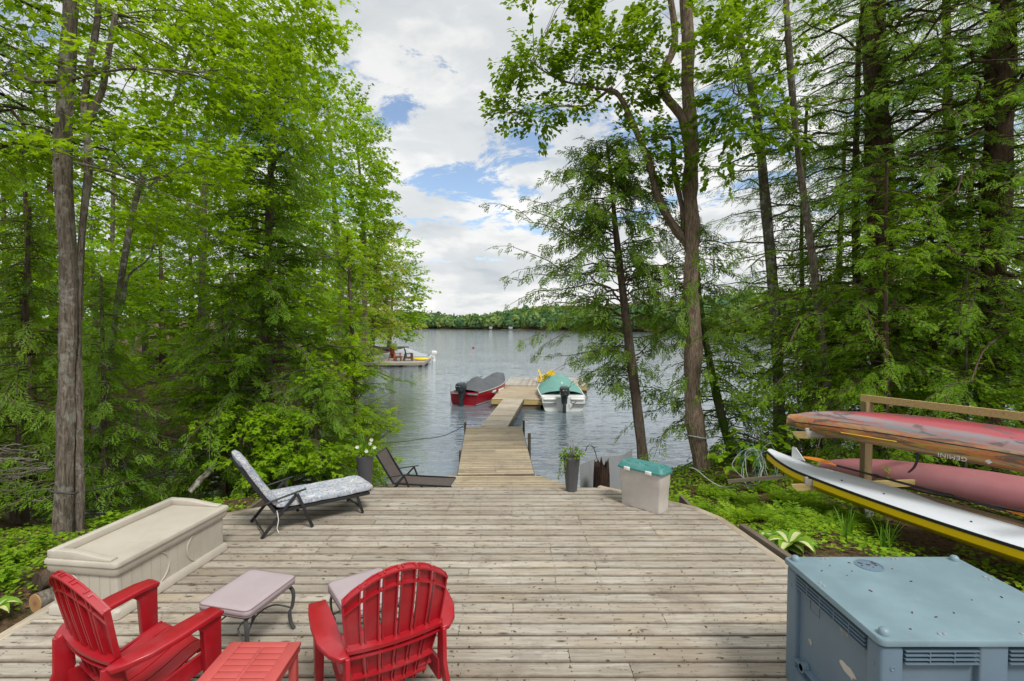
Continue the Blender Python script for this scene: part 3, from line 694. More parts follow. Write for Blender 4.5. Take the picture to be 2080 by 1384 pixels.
broadleaf('maple_sapling', 'bright leafy maple sapling with low branches behind the lounger back', [([W(u, v, 10.0) for u, v in ((505, 1020), (490, 900), (470, 760), (450, 620))], .04, .012)],
          [E(400, 800, 9.8, 75, 45, .6, 42), E(470, 850, 9.6, 80, 45, .6, 50), E(560, 860, 9.4, 70, 45, .5, 40), E(430, 700, 10, 80, 45, .7, 40), E(530, 930, 9.2, 80, 30, .4, 36), E(630, 920, 9.2, 70, 35, .4, 36), E(480, 580, 10.2, 80, 50, .7, 40), E(620, 600, 10.4, 70, 60, .6, 34), E(640, 760, 10, 60, 50, .5, 30)],
          'lf_maple', ls=.105, per=14, tw=.42, seed=61, cat='sapling')

# ================================================================ TREES, RIGHT SHORE
def sparse(t): return min(3.3*(1-t)**.62+.15, .9+(t-.2)*7.5)
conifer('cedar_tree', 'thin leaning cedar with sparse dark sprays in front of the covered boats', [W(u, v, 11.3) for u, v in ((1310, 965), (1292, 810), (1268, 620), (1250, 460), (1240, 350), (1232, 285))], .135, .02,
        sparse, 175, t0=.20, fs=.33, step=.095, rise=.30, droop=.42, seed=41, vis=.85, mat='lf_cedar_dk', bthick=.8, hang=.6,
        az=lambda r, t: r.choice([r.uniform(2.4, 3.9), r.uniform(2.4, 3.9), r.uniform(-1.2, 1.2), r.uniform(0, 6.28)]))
def T_fork():
    Y = 10.6
    st = [([W(u, v, Y) for u, v in ((1432, 985), (1418, 900), (1406, 800), (1409, 690), (1402, 590), (1407, 480), (1401, 380), (1406, 290), (1397, 180), (1398, 90), (1392, 0), (1390, -200))], .20, .105),
          ([W(u, v, Y-.05) for u, v in ((1403, 330), (1385, 240), (1352, 195), (1347, 150), (1368, 100), (1370, 50), (1355, -40))], .105, .06),
          ([W(u, v, Y+.1) for u, v in ((1408, 560), (1398, 500), (1365, 455), (1335, 395), (1318, 330), (1285, 250), (1258, 195), (1235, 182))], .11, .045),
          ([W(u, v, Y+.15) for u, v in ((1392, 485), (1385, 420), (1370, 350), (1366, 285), (1345, 280), (1310, 260))], .075, .025),
          ([W(u, v, Y+.1) for u, v in ((1240, 184), (1190, 175), (1145, 165), (1105, 145), (1070, 118))], .035, .01),
          ([W(u, v, Y+.1) for u, v in ((1232, 186), (1190, 215), (1135, 216), (1080, 230), (1020, 228))], .03, .008)]
    ms = [E(1260, 120, Y, 70, 50, .9, 60), E(1180, 120, Y, 60, 45, .8, 55), E(1105, 110, Y, 50, 35, .7, 48), E(1060, 140, Y, 34, 25, .5, 26), E(1040, 215, Y, 32, 22, .5, 28), E(1100, 235, Y, 32, 18, .5, 22), E(1160, 205, Y, 38, 16, .6, 22),
          E(1300, 190, Y, 45, 40, .7, 36), E(1310, 275, Y, 50, 28, .7, 32), E(1340, 330, Y, 35, 45, .6, 30), E(1170, 22, Y, 35, 16, .5, 20), E(1225, 8, Y, 25, 20, .5, 16), E(1320, 30, Y, 34, 50, .6, 32), E(1280, 340, Y, 28, 30, .5, 20), E(1350, 130, Y, 30, 40, .5, 20),
          E(1100, -40, Y, 120, 40, 1, 30)]
    broadleaf('maple_tree', 'forked shaggy maple with a thick brown trunk behind the teal lidded bin', st, ms, 'lf_maple_dk', 'bark_shag', tm=LEAF, ls=.115, per=20, tw=.42, seed=42, layer=False)
T_fork()
def right_mid():
    broadleaf('maple_tree', 'bright green maple crown hanging right of the forked trunk', [([W(u, v, 10) for u, v in ((1700, 985), (1660, 600), (1620, 300), (1600, 60), (1590, -150))], .09, .04), ([W(u, v, 10) for u, v in ((1625, 300), (1560, 220), (1490, 190))], .03, .01)],
              [E(1470, 90, 9.6, 65, 80, .8, 60), E(1500, 210, 9.6, 75, 80, .9, 70), E(1460, 250, 10, 40, 50, .6, 24), E(1560, 60, 9.8, 90, 70, 1, 60), E(1590, 250, 10, 60, 60, .9, 30), E(1450, 330, 10, 35, 30, .5, 12), E(1510, -80, 9.8, 160, 60, 1, 40)],
              'lf_ground', 'bark_maple', tm=LEAF, ls=.125, per=15, tw=.5, seed=43)
    conifer('cedar_tree', 'mossy leaning cedar close behind the forked maple', [W(u, v, 11.2) for u, v in ((1500, 975), (1472, 870), (1442, 740), (1420, 600), (1412, 430))], .13, .04,
            lambda t: 1.9*(1-t)**.3+.3, 130, t0=.05, fs=.30, step=.12, rise=.05, droop=.5, seed=44, vis=.8, mat='lf_cedar_dk', bk='bark_moss', hang=.5, bthick=.8)
    conifer('birch_tree', 'mottled birch like trunk rising just behind the nose of the orange kayak', [W(u, v, 11.3) for u, v in ((1585, 960), (1580, 760), (1568, 560), (1552, 380), (1536, 230), (1500, 60), (1480, -120))], .155, .05,
            lambda t: 1.7, 95, t0=.2, tm=HEM, fs=.30, step=.13, rise=.1, droop=.3, seed=45, vis=.75, mat='lf_hem_lt', bk='bark_birch', hang=.35)
    hz = dict(tm=HEM, bk='bark_hemlock', hang=.3, rise=.12, droop=.33)
    conifer('hemlock_tree', 'thick dark hemlock trunk behind the left post of the boat rack', [W(u, v, 10.2) for u, v in ((1812, 985), (1800, 780), (1790, 560), (1785, 300), (1772, 0), (1765, -250))], .285, .17,
            lambda t: 3.2, 200, t0=.22, fs=.32, step=.105, seed=46, mat='lf_hem', vis=.85, **hz)
    conifer('hemlock_tree', 'stout reddish hemlock trunk near the right edge of the view', [W(u, v, 8.9) for u, v in ((2005, 1060), (2010, 820), (2016, 600), (2026, 320), (2036, 80), (2045, -200))], .225, .17,
            lambda t: 2.7, 185, t0=.22, fs=.30, step=.105, seed=47, mat='lf_hem', vis=.85, az=lambda r, t: r.uniform(1.2, 5.0), **hz)
    conifer('hemlock_tree', 'slim pale young hemlock in front of the thick dark trunk', [W(u, v, 8.6) for u, v in ((1803, 960), (1801, 800), (1799, 560), (1801, 330))], .055, .02,
            lambda t: 1.5*(1-t)**.3+.3, 120, t0=.12, fs=.26, step=.10, seed=48, mat='lf_hem_lt', vis=.9, **hz)
    conifer('hemlock_tree', 'slender dark hemlock leaning left of the thick trunk', [W(u, v, 11.2) for u, v in ((1775, 980), (1755, 760), (1742, 600), (1738, 350), (1745, 60))], .11, .05,
            lambda t: 2.1*(1-t)**.3+.2, 140, t0=.1, fs=.30, step=.115, seed=49, mat='lf_hem', vis=.85, **hz)
    conifer('hemlock_tree', 'fresh green hemlock sprays spreading above the orange kayak', [W(u, v, 9.4) for u, v in ((1905, 1010), (1900, 800), (1895, 560), (1890, 300))], .07, .02,
            lambda t: 2.0*(1-t)**.35+.2, 140, t0=.18, fs=.27, step=.10, seed=50, mat='lf_hem_lt', vis=.9, **hz)
    conifer('hemlock_tree', 'young hemlock with light tips between birch and rack post', [W(u, v, 10.4) for u, v in ((1672, 970), (1670, 800), (1668, 560))], .05, .015,
            lambda t: 1.6*(1-t)**.45+.15, 120, t0=.12, fs=.26, step=.10, seed=51, mat='lf_hem_lt', vis=.9, **hz)
    conifer('hemlock_tree', 'dark hemlock standing beyond the right edge with boughs reaching in', [W(u, v, 8.2) for u, v in ((2330, 1060), (2330, 600), (2340, 100), (2345, -300))], .25, .15,
            lambda t: 3.0, 150, t0=.2, fs=.30, step=.11, seed=52, mat='lf_hem_lt', vis=.8, az=lambda r, t: r.uniform(1.8, 4.4), **hz)
    conifer('hemlock_tree', 'tall hemlock at the back above the shoreline, between the two thick trunks', [W(u, v, 13.3) for u, v in ((1935, 900), (1930, 600), (1925, 200), (1920, -150))], .16, .08,
            lambda t: 3.0, 150, t0=.15, fs=.36, step=.14, seed=53, mat='lf_hem', vis=.75, **hz)
    conifer('cedar_tree', 'slight cedar by the shore right of the mossy trunk', [W(u, v, 12.3) for u, v in ((1640, 940), (1635, 760), (1628, 480), (1640, 200))], .08, .03,
            lambda t: 1.9*(1-t)**.3+.2, 130, t0=.05, fs=.31, step=.13, seed=54, vis=.8, mat='lf_cedar_dk', hang=.5)
    broadleaf('shrub', 'round leafed viburnum bush beside the tangled ropes', [([W(u, v, 9.6) for u, v in ((1525, 1000), (1530, 930), (1540, 870))], .015, .006)],
              [E(1535, 890, 9.6, 55, 38, .5, 22), E(1500, 930, 9.4, 40, 22, .4, 12)], 'lf_maple', ls=.15, per=7, tw=.3, seed=55, cat='shrub', tm=LEAF)
right_mid()
broadleaf('beech_sapling', 'light green beech sapling spreading behind the birch and rack', [([W(u, v, 10.3) for u, v in ((1625, 985), (1622, 840), (1618, 640))], .035, .012), ([W(u, v, 10.1) for u, v in ((1622, 860), (1680, 780), (1740, 740))], .015, .006)],
          [E(1545, 650, 10.4, 60, 45, .6, 34), E(1640, 690, 10.2, 70, 45, .6, 40), E(1700, 780, 9.8, 70, 40, .5, 36), E(1560, 800, 10, 60, 45, .5, 30), E(1500, 740, 10.3, 45, 60, .5, 24), E(1630, 560, 10.4, 60, 40, .6, 26), E(1880, 800, 9.4, 80, 30, .5, 34)],
          'lf_ground', tm=LEAF, ls=.085, per=16, tw=.4, seed=62, cat='sapling')
broadleaf('beech_sapling', 'light green beech sapling at the right edge above the pink canoe', [([W(u, v, 8.3) for u, v in ((1960, 1040), (1962, 840), (1965, 560))], .03, .012)],
          [E(1960, 760, 8.2, 90, 40, .5, 40), E(2040, 680, 8.0, 60, 50, .5, 32), E(1920, 640, 8.4, 70, 45, .5, 32), E(2030, 820, 7.9, 60, 30, .4, 26), E(1980, 500, 8.4, 80, 45, .6, 34), E(1990, 930, 8.6, 60, 20, .4, 18)],
          'lf_ground', tm=LEAF, ls=.075, per=16, tw=.36, seed=63, cat='sapling')

# ---------------------------------------------------------------- woods standing behind, each tree its own crown and trunk
def protos():
    """six background trees as shared meshes, trunk foot at the origin"""
    out = []
    rng = random.Random(77)
    for k in range(3):
        h = [9.5, 11, 8.5][k]; r = [2.3, 2.8, 2.2][k]
        ms = []
        for j in range(8):
            a = rng.uniform(0, 6.28); q = rng.uniform(0, r*.6)
            ms.append((Vector((math.cos(a)*q, math.sin(a)*q, h*rng.uniform(.28, .95))), r*.55, r*.55, r*.42, 30))
        o = broadleaf('maple_tree', '', [([Vector((0, 0, -.3)), Vector((.1, .05, h*.4)), Vector((-.1, .1, h*.95))], .15, .04)], ms, ['lf_maple', 'lf_maple_dk', 'lf_maple'][k], 'bark_maple', ls=.22, per=15, tw=.9, seed=80+k, tm=LEAF, origin=(0, 0, 0))
        out.append(o)
    for k in range(3):
        h = [10, 12, 8][k]
        o = conifer(['hemlock_tree', 'hemlock_tree', 'cedar_tree'][k], '', [Vector((0, 0, -.3)), Vector((.05, 0, h*.5)), Vector((0, .1, h))], .15, .02, lambda t: 2.5*(1-t)**.6+.2, 85, t0=.06,
                    tm=[HEM, HEM, CEDAR][k], fs=.62, step=.27, rise=.15, droop=.4, seed=90+k, mat=['lf_hem', 'lf_cedar_dk', 'lf_cedar'][k], bk='bark_hemlock')
        out.append(o)
    return out
PR = protos()
WOODS = [  # (u, Y, prototype, scale, group, label)
    (-130, 11, 4, .8), (60, 13, 3, .9), (-40, 17, 0, 1.1), (110, 18, 4, 1.0), (190, 15.5, 2, .9), (235, 21, 1, 1.0), (20, 23, 5, 1.2), (330, 22, 3, 1.0), (150, 27, 1, 1.2), (300, 27, 2, 1.2), (390, 26, 4, 1.1),
    (470, 24, 0, 1.1), (510, 28, 3, 1.1), (570, 24, 5, 1.1), (600, 30, 1, 1.1), (640, 27, 0, .9), (420, 33, 1, 1.3), (530, 36, 2, 1.4), (660, 37, 3, 1.15), (700, 42, 0, 1.2), (715, 52, 2, 1.3), (740, 60, 4, 1.2), (755, 67, 1, 1.0), (270, 34, 0, 1.3), (60, 33, 2, 1.3),
    (2160, 12.0, 3, .9), (2250, 14.5, 4, 1.0), (2080, 14.6, 5, 1.0), (1870, 14.3, 2, .75), (2000, 14.2, 1, .7), (1700, 14.0, 3, .85), (1590, 13.6, 2, .6), (1800, 14.6, 5, .95), (1960, 14.9, 4, 1.0)]
GLEFT = 'trees massed on the left shore'; GRIGHT = 'trees along the right shore behind the rack'
KIND = ['bright round maple', 'dark round maple', 'bushy light maple', 'dark drooping hemlock', 'tall dense hemlock', 'full green cedar']
used = [False]*6
def nth_place(u, Y):
    a = 'beyond the left edge of the view' if u < 0 else 'behind the double trunk maple' if u < 170 else 'between the double trunk maple and the tall cedar' if u < 420 else 'just left of the tall cedar' if u < 520 else \
        'just right of the tall cedar' if u < 620 else 'behind the rounded oak' if u < 700 else 'above the neighbouring dock' if u < 1000 else 'behind the mottled birch' if u < 1620 else 'left of the thick dark hemlock' if u < 1750 else 'between the two thick hemlock trunks' if u < 1965 else 'behind the stout trunk at the right' if u < 2090 else 'beyond the right edge of the view'
    return a
rw = random.Random(9); woods_n = {}
for (u, Y, k, s) in WOODS:
    o = PR[k] if not used[k] else copy_tree(PR[k]); used[k] = True
    p = W(u, 760, Y); z = max(gz(p.x, p.y), 0.0)
    o.location = (p.x, p.y, z); o.scale = (s*rw.uniform(.9, 1.15), s*rw.uniform(.9, 1.15), s*rw.uniform(.92, 1.1)); o.rotation_euler = (0, 0, rw.uniform(0, 6.28))
    dep = 'in the nearest row' if Y < 16 else 'in the second row' if Y < 24 else 'in the third row' if Y < 31 else 'far back' if Y < 45 else 'farthest down the shore'
    lb = KIND[k]+' '+nth_place(u, Y)+', '+dep
    tag(o, lb, 'tree', GLEFT if u < 1000 else GRIGHT)
    woods_n.setdefault(lb, []).append((u, Y))
# ================================================================ DECK, DOCKS
DZ = 1.67
def clip_row(poly, y):
    xs = []
    n = len(poly)
    for i in range(n):
        (x0, y0), (x1, y1) = poly[i], poly[(i+1) % n]
        if (y0 > y) != (y1 > y): xs.append(x0+(x1-x0)*(y-y0)/(y1-y0))
    return (min(xs), max(xs)) if len(xs) >= 2 else None
def plank(parent, x0a, x1a, x0b, x1b, ya, yb, zt, th, mat, name='plank', frame=None, rng=None, ch=.006):
    """one board along x: front edge ya (x0a..x1a), back edge yb (x0b..x1b); top corners chamfered"""
    cx, cy = (x0a+x1a+x0b+x1b)/4, (ya+yb)/2; vs = []
    for xa, xb in ((x0a, x0b), (x1a, x1b)):
        for (k, z) in ((0, -th), (0, -ch), (ch/(yb-ya), 0), (1-ch/(yb-ya), 0), (1, -ch), (1, -th)):
            vs.append((xa+(xb-xa)*k-cx, ya+(yb-ya)*k-cy, z))
    fs = [(0, 1, 2, 3, 4, 5), (11, 10, 9, 8, 7, 6)]+[(k, 6+k, 6+(k+1) % 6, (k+1) % 6) for k in range(6)]
    me = D.meshes.new(name); me.from_pydata(vs, [], [tuple(reversed(f)) for f in fs]); me.materials.append(mat)
    o = D.objects.new(name, me)
    loc = Vector((cx, cy, zt+(rng.uniform(-.0018, .0018) if rng else 0))); rot = (rng.uniform(-.004, .004) if rng else 0, 0, rng.uniform(-.0006, .0006) if rng else 0)
    o.location = loc; o.rotation_euler = rot
    link(o, parent); return o
def boards(parent, poly, y0, y1, pitch, gap, th, mat, seed, joist=0.4, lens=(2.4, 4.8), name='plank'):
    """rows of boards in the parent's frame, cut to a convex outline"""
    rng = random.Random(seed); y = y0; k = 0; screws = []
    while y+pitch <= y1+1e-6:
        a, b = y+gap/2, y+pitch-gap/2
        ra, rb = clip_row(poly, a), clip_row(poly, b)
        if ra and rb:
            L, Rr = min(ra[0], rb[0]), max(ra[1], rb[1])
            cuts = []; x = L+rng.uniform(.5, lens[1])
            while x < Rr-.5: cuts.append(round(x/joist)*joist+rng.uniform(-.01, .01)); x += rng.uniform(*lens)
            xs = [None]+cuts+[None]
            for i in range(len(xs)-1):
                l0, l1 = (ra[0], rb[0]) if xs[i] is None else (xs[i]+.002, xs[i]+.002)
                r0, r1 = (ra[1], rb[1]) if xs[i+1] is None else (xs[i+1]-.002, xs[i+1]-.002)
                if r0-l0 > .05: plank(parent, l0, r0, l1, r1, a, b, 0, th, mat, name, rng=rng)
            j = math.ceil(L/joist)*joist
            while j < Rr:
                for q in (.27, .73): screws.append((j+rng.uniform(-.012, .012), a+(b-a)*q+rng.uniform(-.006, .006)))
                j += joist
        y += pitch; k += 1
    return screws
def screw_mesh(parent, pts, r, z):
    mb = MB()
    for x, y in pts:
        mb.add([(x+r*math.cos(t*math.pi/3), y+r*math.sin(t*math.pi/3), z) for t in range(6)], [tuple(range(6))])
    return mb.build('screws', M['steel'], parent, kind='stuff')

deck = empty('deck', (0, 0, DZ), kind='structure')
DP = [(-3.85, .3), (-3.85, 5.80), (-2.05, 6.88), (-1.95, 6.95), (1.25, 6.95), (1.96, 6.50), (2.36, 6.18), (2.53, 5.85), (2.60, 5.4), (2.92, 2.9), (2.92, .3)]
DI = [(-3.76, .3), (-3.76, 5.74), (-2.01, 6.78), (-1.95, 6.95), (1.22, 6.95), (1.91, 6.42), (2.29, 6.12), (2.445, 5.82), (2.51, 5.4), (2.83, 2.9), (2.83, .3)]
sc_ = boards(deck, DI, .42, 6.96, .145, .0135, .034, M['deck'], 4)
screw_mesh(deck, sc_, .0048, .0035)
def trim(parent, a, b, w, mat, z=.002, th=.036):
    a = Vector((*a, 0)); b = Vector((*b, 0)); d = (b-a); L = d.length; ang = math.atan2(d.y, d.x)
    o = plank(parent, 0, L, 0, L, 0, w, 0, th, mat, 'edge_board')
    o.rotation_euler = (0, 0, ang); c = a+Matrix.Rotation(ang, 3, 'Z') @ Vector((L/2, w/2, 0)); o.location = (c.x, c.y, z); return o
trim(deck, (-3.76, .3), (-3.76, 5.78), .095, M['deck_edge'])
trim(deck, (-3.80, 5.72), (-2.01, 6.782), .095, M['deck_edge'], z=.005)
for q, (a_, b_) in enumerate((((1.22, 6.955), (1.92, 6.415)), ((1.90, 6.43), (2.30, 6.11)), ((2.28, 6.13), (2.45, 5.81)), ((2.44, 5.84), (2.512, 5.39)), ((2.51, 5.42), (2.83, 2.9)))):
    trim(deck, a_, b_, .09, M['deck_edge'], z=.002+.003*(q % 2))
mb = MB()
for i in range(len(DP)-1):
    a, b = Vector((*DP[i], -.13)), Vector((*DP[i+1], -.13)); mb.bar(a, b, .035, .19)
mb.build('fascia', M['deck_edge'], deck)
mb = MB()
for k in range(8): mb.box((-3.4+k*.82, 3.6, -.13), (.04, 6.3, .17))
mb.build('joists', M['dark_wood'], deck, kind='stuff')
for (x, y) in ((-3.6, 5.6), (-1.9, 6.7), (1.1, 6.7), (2.3, 5.6), (-3.6, 3), (2.6, 3)):
    mb = MB(); mb.box((x, y, -.95), (.12, .12, 1.5)); mb.build('post', M['dark_wood'], deck)

def wooden(name, label, cat, poly, z, pitch, mat, seed, rz=0, loc=(0, 0), fas=.2, fmat='dark_wood', posts=(), gap=.008, joist=.5, axis=None, rx=0, lens=(3, 6), sr=.005):
    root = empty(name, (loc[0], loc[1], z), rz, label, cat)
    ys = [p[1] for p in poly]
    s = boards(root, poly, min(ys), max(ys)+.02, pitch, gap, .034, mat, seed, joist, lens)
    if sr: screw_mesh(root, s, sr, .004)
    mb = MB()
    n = len(poly)
    for i in range(n): mb.bar((*poly[i], -.035-fas/2-.003), (*poly[(i+1) % n], -.035-fas/2-.003), .04, fas)
    mb.build('frame', M[fmat], root)
    for (x, y, h0, h1, r) in posts:
        mb = MB(); mb.tube([(x, y, h0), (x, y, h1)], r, 8); mb.build('post', M['dark_wood'], root)
    return root
wooden('lower_deck', 'lower wooden landing at the foot of the main deck, where the dock begins', 'deck', [(-2.75, 6.98), (-2.75, 9.6), (-1.2, 10.3), (.55, 10.3), (1.15, 9.65), (1.15, 6.98)], .80, .143, M['dock'], 8,
       posts=((-2.6, 9.4, -1.3, -.05, .06), (1.0, 9.4, -1.3, -.05, .06), (-1, 10.1, -1.6, -.05, .06)))
mb = MB(); st = empty('step', (-.3, 7.13, 1.24), 0, 'wooden step between the main deck and the lower landing', 'step')
for k in range(2): plank(st, -.6, .6, -.6, .6, -.14+k*.15, 0+k*.15, 0, .034, M['dock'])
mb.box((-.55, 0, -.24), (.04, .28, .4)); mb.box((.55, 0, -.24), (.04, .28, .4)); mb.build('stringers', M['dark_wood'], st)
a10 = math.atan2(-.22, 4.81)
wooden('dock', 'long fixed wooden dock running out from the lower landing', 'dock', [(-.81, 0), (-.86, 4.84), (.86, 4.84), (.81, 0)], .812, .142, M['dock'], 12, rz=-a10, loc=(-.34, 10.33),
       posts=((-.88, 4.7, -1.9, .17, .035), (.92, 4.75, -1.9, .20, .035), (.92, 2.6, -1.9, .28, .04), (-.88, 2.2, -1.9, -.05, .04)))
gw = wooden('gangway', 'narrow pale wooden gangway between the fixed dock and the floating dock', 'gangway', [(-.42, 0), (-.46, 7.85), (.46, 7.85), (.42, 0)], .818, .14, M['gang'], 13, rz=-math.atan2(.66, 7.8), loc=(-.57, 15.12), fas=.14, sr=0)
gw.rotation_euler = (-math.atan2(.30, 7.85), 0, -math.atan2(.66, 7.8))
fl = wooden('floating_dock', 'floating wooden dock section between the red boat and the white boat', 'dock', [(-1.17, 0), (-1.17, 5.0), (1.17, 5.0), (1.17, 0)], .46, .14, M['dock'], 14, rz=-math.atan2(.46, 5), loc=(.21, 22.95), fas=.20, fmat='timber', sr=0)
mb = MB(); mb.box((0, 2.5, -.42), (2.25, 4.9, .3)); mb.build('float', M['dark_wood'], fl)
f2 = wooden('floating_dock', 'far wing of the floating dock with lengthwise boards, under the yellow chair', 'dock', [(-4.2, -2.4), (-4.2, 2.4), (0, 2.4), (0, -2.4)], .47, .14, M['grey_wood'], 15, rz=R(-90)-math.atan2(.46, 5), loc=(1.75, 28.0), fas=.2, fmat='timber', sr=0)
f2.rotation_euler = (0, 0, R(-90)-.09); f2.location = (1.9, 27.95, .47)
mb = MB(); mb.box((-2.1, 0, -.42), (4.0, 4.7, .3)); mb.build('float', M['dark_wood'], f2)

# ================================================================ RED CHAIRS, TABLE
def adirondack(label, mat, group, name='adirondack_chair', detail=True):
    root = empty(name, (0, 0, 0), 0, label, 'chair', group)
    def BP(f, t, off=0.0):      # point on the back: f across -1..1, t up 0..1, off backwards
        y = .045-.19*t-.015*math.sin(t*3.1)+.045*f*f*(.3+.7*t); z = .17+.765*t
        w = .20+.085*t**.8 if t > .35 else .185+.135*t
        w = .19+.095*math.sin(min(1, t*1.15)*math.pi/2)
        return Vector((f*w, y-off*.97, z-off*.24))
    n = 6; g = .0175
    for i in range(n):
        f0 = -1+2*i/n+g*(i > 0)*1.6; f1 = -1+2*(i+1)/n-g*(i < n-1)*1.6; mb = MB(); secs = []
        K = 12
        for k in range(K+1):
            q = []
            for (f, o) in ((f0, 0), ((f0+f1)/2, -.003), (f1, 0), (f1, .026), (f1-.03, .026), (f1-.03, .007), (f0+.03, .007), (f0+.03, .026), (f0, .026)):
                t = k/K*(1-.19*f*f); q.append(BP(f, t, o))
            secs.append(q)
        mb.loft(secs); mb.build('back_slat', mat, root, smooth=True)
    def band(t, h, d, nm, d0=.004):
        mb = MB(); S = 14; secs = []
        for k in range(S+1):
            f = -1+2*k/S; tt = t*(1-.19*f*f) if t > .5 else t
            secs.append([BP(f, tt-h/2, d0), BP(f, tt+h/2, d0), BP(f, tt+h/2, d), BP(f, tt-h/2, d)])
        mb.loft(secs); mb.build(nm, mat, root, smooth=True)
    band(.985, .014, .036, 'top_band', -.004); band(.87, .012, .026, 'back_rib'); band(.44, .030, .05, 'mid_rail', .008); band(.385, .012, .05, 'back_rib'); band(.19, .014, .04, 'back_rib'); band(.05, .02, .03, 'back_rib')
    # seat
    prof = [(.03, .235), (.08, .228), (.16, .238), (.24, .262), (.32, .292), (.38, .308), (.42, .302), (.445, .275), (.452, .235)]
    ns = 5
    for i in range(ns):
        x0 = -.235+.47*i/ns+.0035; x1 = -.235+.47*(i+1)/ns-.0035; mb = MB()
        secs = [[(x0, y, z), (x1, y, z), (x1, y-.004, z-.014), (x0, y-.004, z-.014)] for y, z in prof]
        mb.loft([[Vector(p) for p in s] for s in secs]); mb.build('seat_slat', mat, root, smooth=True)
    mb = MB()
    for y, z in ((.12, .212), (.26, .248), (.38, .286)): mb.box((0, y, z), (.46, .04, .012))
    mb.build('seat_brace', mat, root)
    for s in (-1, 1):
        mb = MB()
        pts = [(s*.275, -.095, .475), (s*.305, -.05, .492), (s*.325, .05, .505), (s*.335, .2, .522), (s*.338, .33, .535), (s*.335, .405, .535), (s*.335, .43, .52)]
        mb.ribbon(pts, [.045, .085, .125, .13, .115, .10, .085], .032, side=(1, 0, 0)); mb.build('armrest', mat, root, bevel=.008, seg=2)
        mb = MB(); x = s*.335
        q = [[(x-.03, .27, .515), (x+.03, .27, .515), (x+.03, .425, .515), (x-.03, .425, .515)], [(x-.026, .325, .46), (x+.026, .325, .46), (x+.026, .425, .46), (x-.026, .425, .46)],
             [(x-.024, .335, .25), (x+.024, .335, .25), (x+.024, .425, .25), (x-.024, .425, .25)], [(x-.02, .36, 0), (x+.02, .36, 0), (x+.02, .43, 0), (x-.02, .43, 0)]]
        mb.loft([[Vector(p) for p in r] for r in q]); mb.build('leg', mat, root, bevel=.006)
        mb = MB()
        q = [[(s*.262-.012, -.115, .49), (s*.262+.012, -.115, .49), (s*.262+.012, -.03, .49), (s*.262-.012, -.03, .49)], [(s*.262-.012, -.12, .3), (s*.262+.012, -.12, .3), (s*.262+.012, -.02, .3), (s*.262-.012, -.02, .3)],
             [(s*.28-.012, -.235, 0), (s*.28+.012, -.235, 0), (s*.28+.012, -.165, 0), (s*.28-.012, -.165, 0)]]
        mb.loft([[Vector(p) for p in r] for r in q]); mb.build('leg', mat, root, bevel=.005)
        mb = MB()
        q = [[(s*.25-.01, -.06, z0), (s*.25+.01, -.06, z0), (s*.25+.01, -.06, z1), (s*.25-.01, -.06, z1)] for z0, z1 in ((.17, .29),)]
        q += [[(s*.25-.01, .15, .15), (s*.25+.01, .15, .15), (s*.25+.01, .15, .245), (s*.25-.01, .15, .245)], [(s*.26-.01, .42, .20), (s*.26+.01, .42, .20), (s*.26+.01, .42, .30), (s*.26-.01, .42, .30)]]
        mb.loft([[Vector(p) for p in r] for r in q]); mb.build('side_rail', mat, root)
    return root
ch1 = adirondack('red plastic adirondack chair at the left, in front of the beige storage chest', M['red'], 'red adirondack chairs')
ch1.scale = (1.06,)*3; ch1.location = (-2.33, 2.74, DZ+.004); ch1.rotation_euler = (0, 0, R(-27.7))
ch2 = copy_tree(ch1); tag(ch2, 'red plastic adirondack chair seen from behind, hiding the second ottoman'); ch2.location = (-.70, 2.83, DZ+.004); ch2.rotation_euler = (0, 0, R(29.4))

def side_table():
    root = empty('side_table', (-1.505, 2.72, DZ+.004), 0, 'small faded red slatted side table between the two red chairs', 'table')
    w = .43; h = .38; d = .46; mt = M['red_faded']
    y = -d/2
    mb = MB(); mb.box((-w/2+.035, 0, h-.009), (.07, d, .018)); mb.box((w/2-.035, 0, h-.009), (.07, d, .018)); mb.box((0, -d/2+.024, h-.009), (w-.145, .048, .018)); mb.box((0, d/2-.024, h-.009), (w-.145, .048, .018)); mb.box((0, 0, h-.0095), (.0215, d-.097, .017))
    mb.build('frame', mt, root, bevel=.003)
    k = 7; yy = -d/2+.05; st = (d-.1)/k
    for i in range(k):
        for s in (-1, 1):
            mb = MB(); mb.box((s*.078, yy+st*(i+.5), h-.0095), (.1335, st-.0065, .015)); mb.build('slat', mt, root, bevel=.002)
    for sx in (-1, 1):
        for sy in (-1, 1):
            mb = MB(); mb.box((sx*(w/2-.035), sy*(d/2-.035), (h-.018)/2), (.045, .045, h-.019)); mb.build('leg', mt, root, bevel=.005)
    mb = MB()
    for s in (-1, 1): mb.box((s*(w/2-.01), 0, h-.035), (.012, d-.02, .032)); mb.box((0, s*(d/2-.01), h-.035), (w-.02, .012, .032))
    mb.build('apron', mt, root)
side_table()

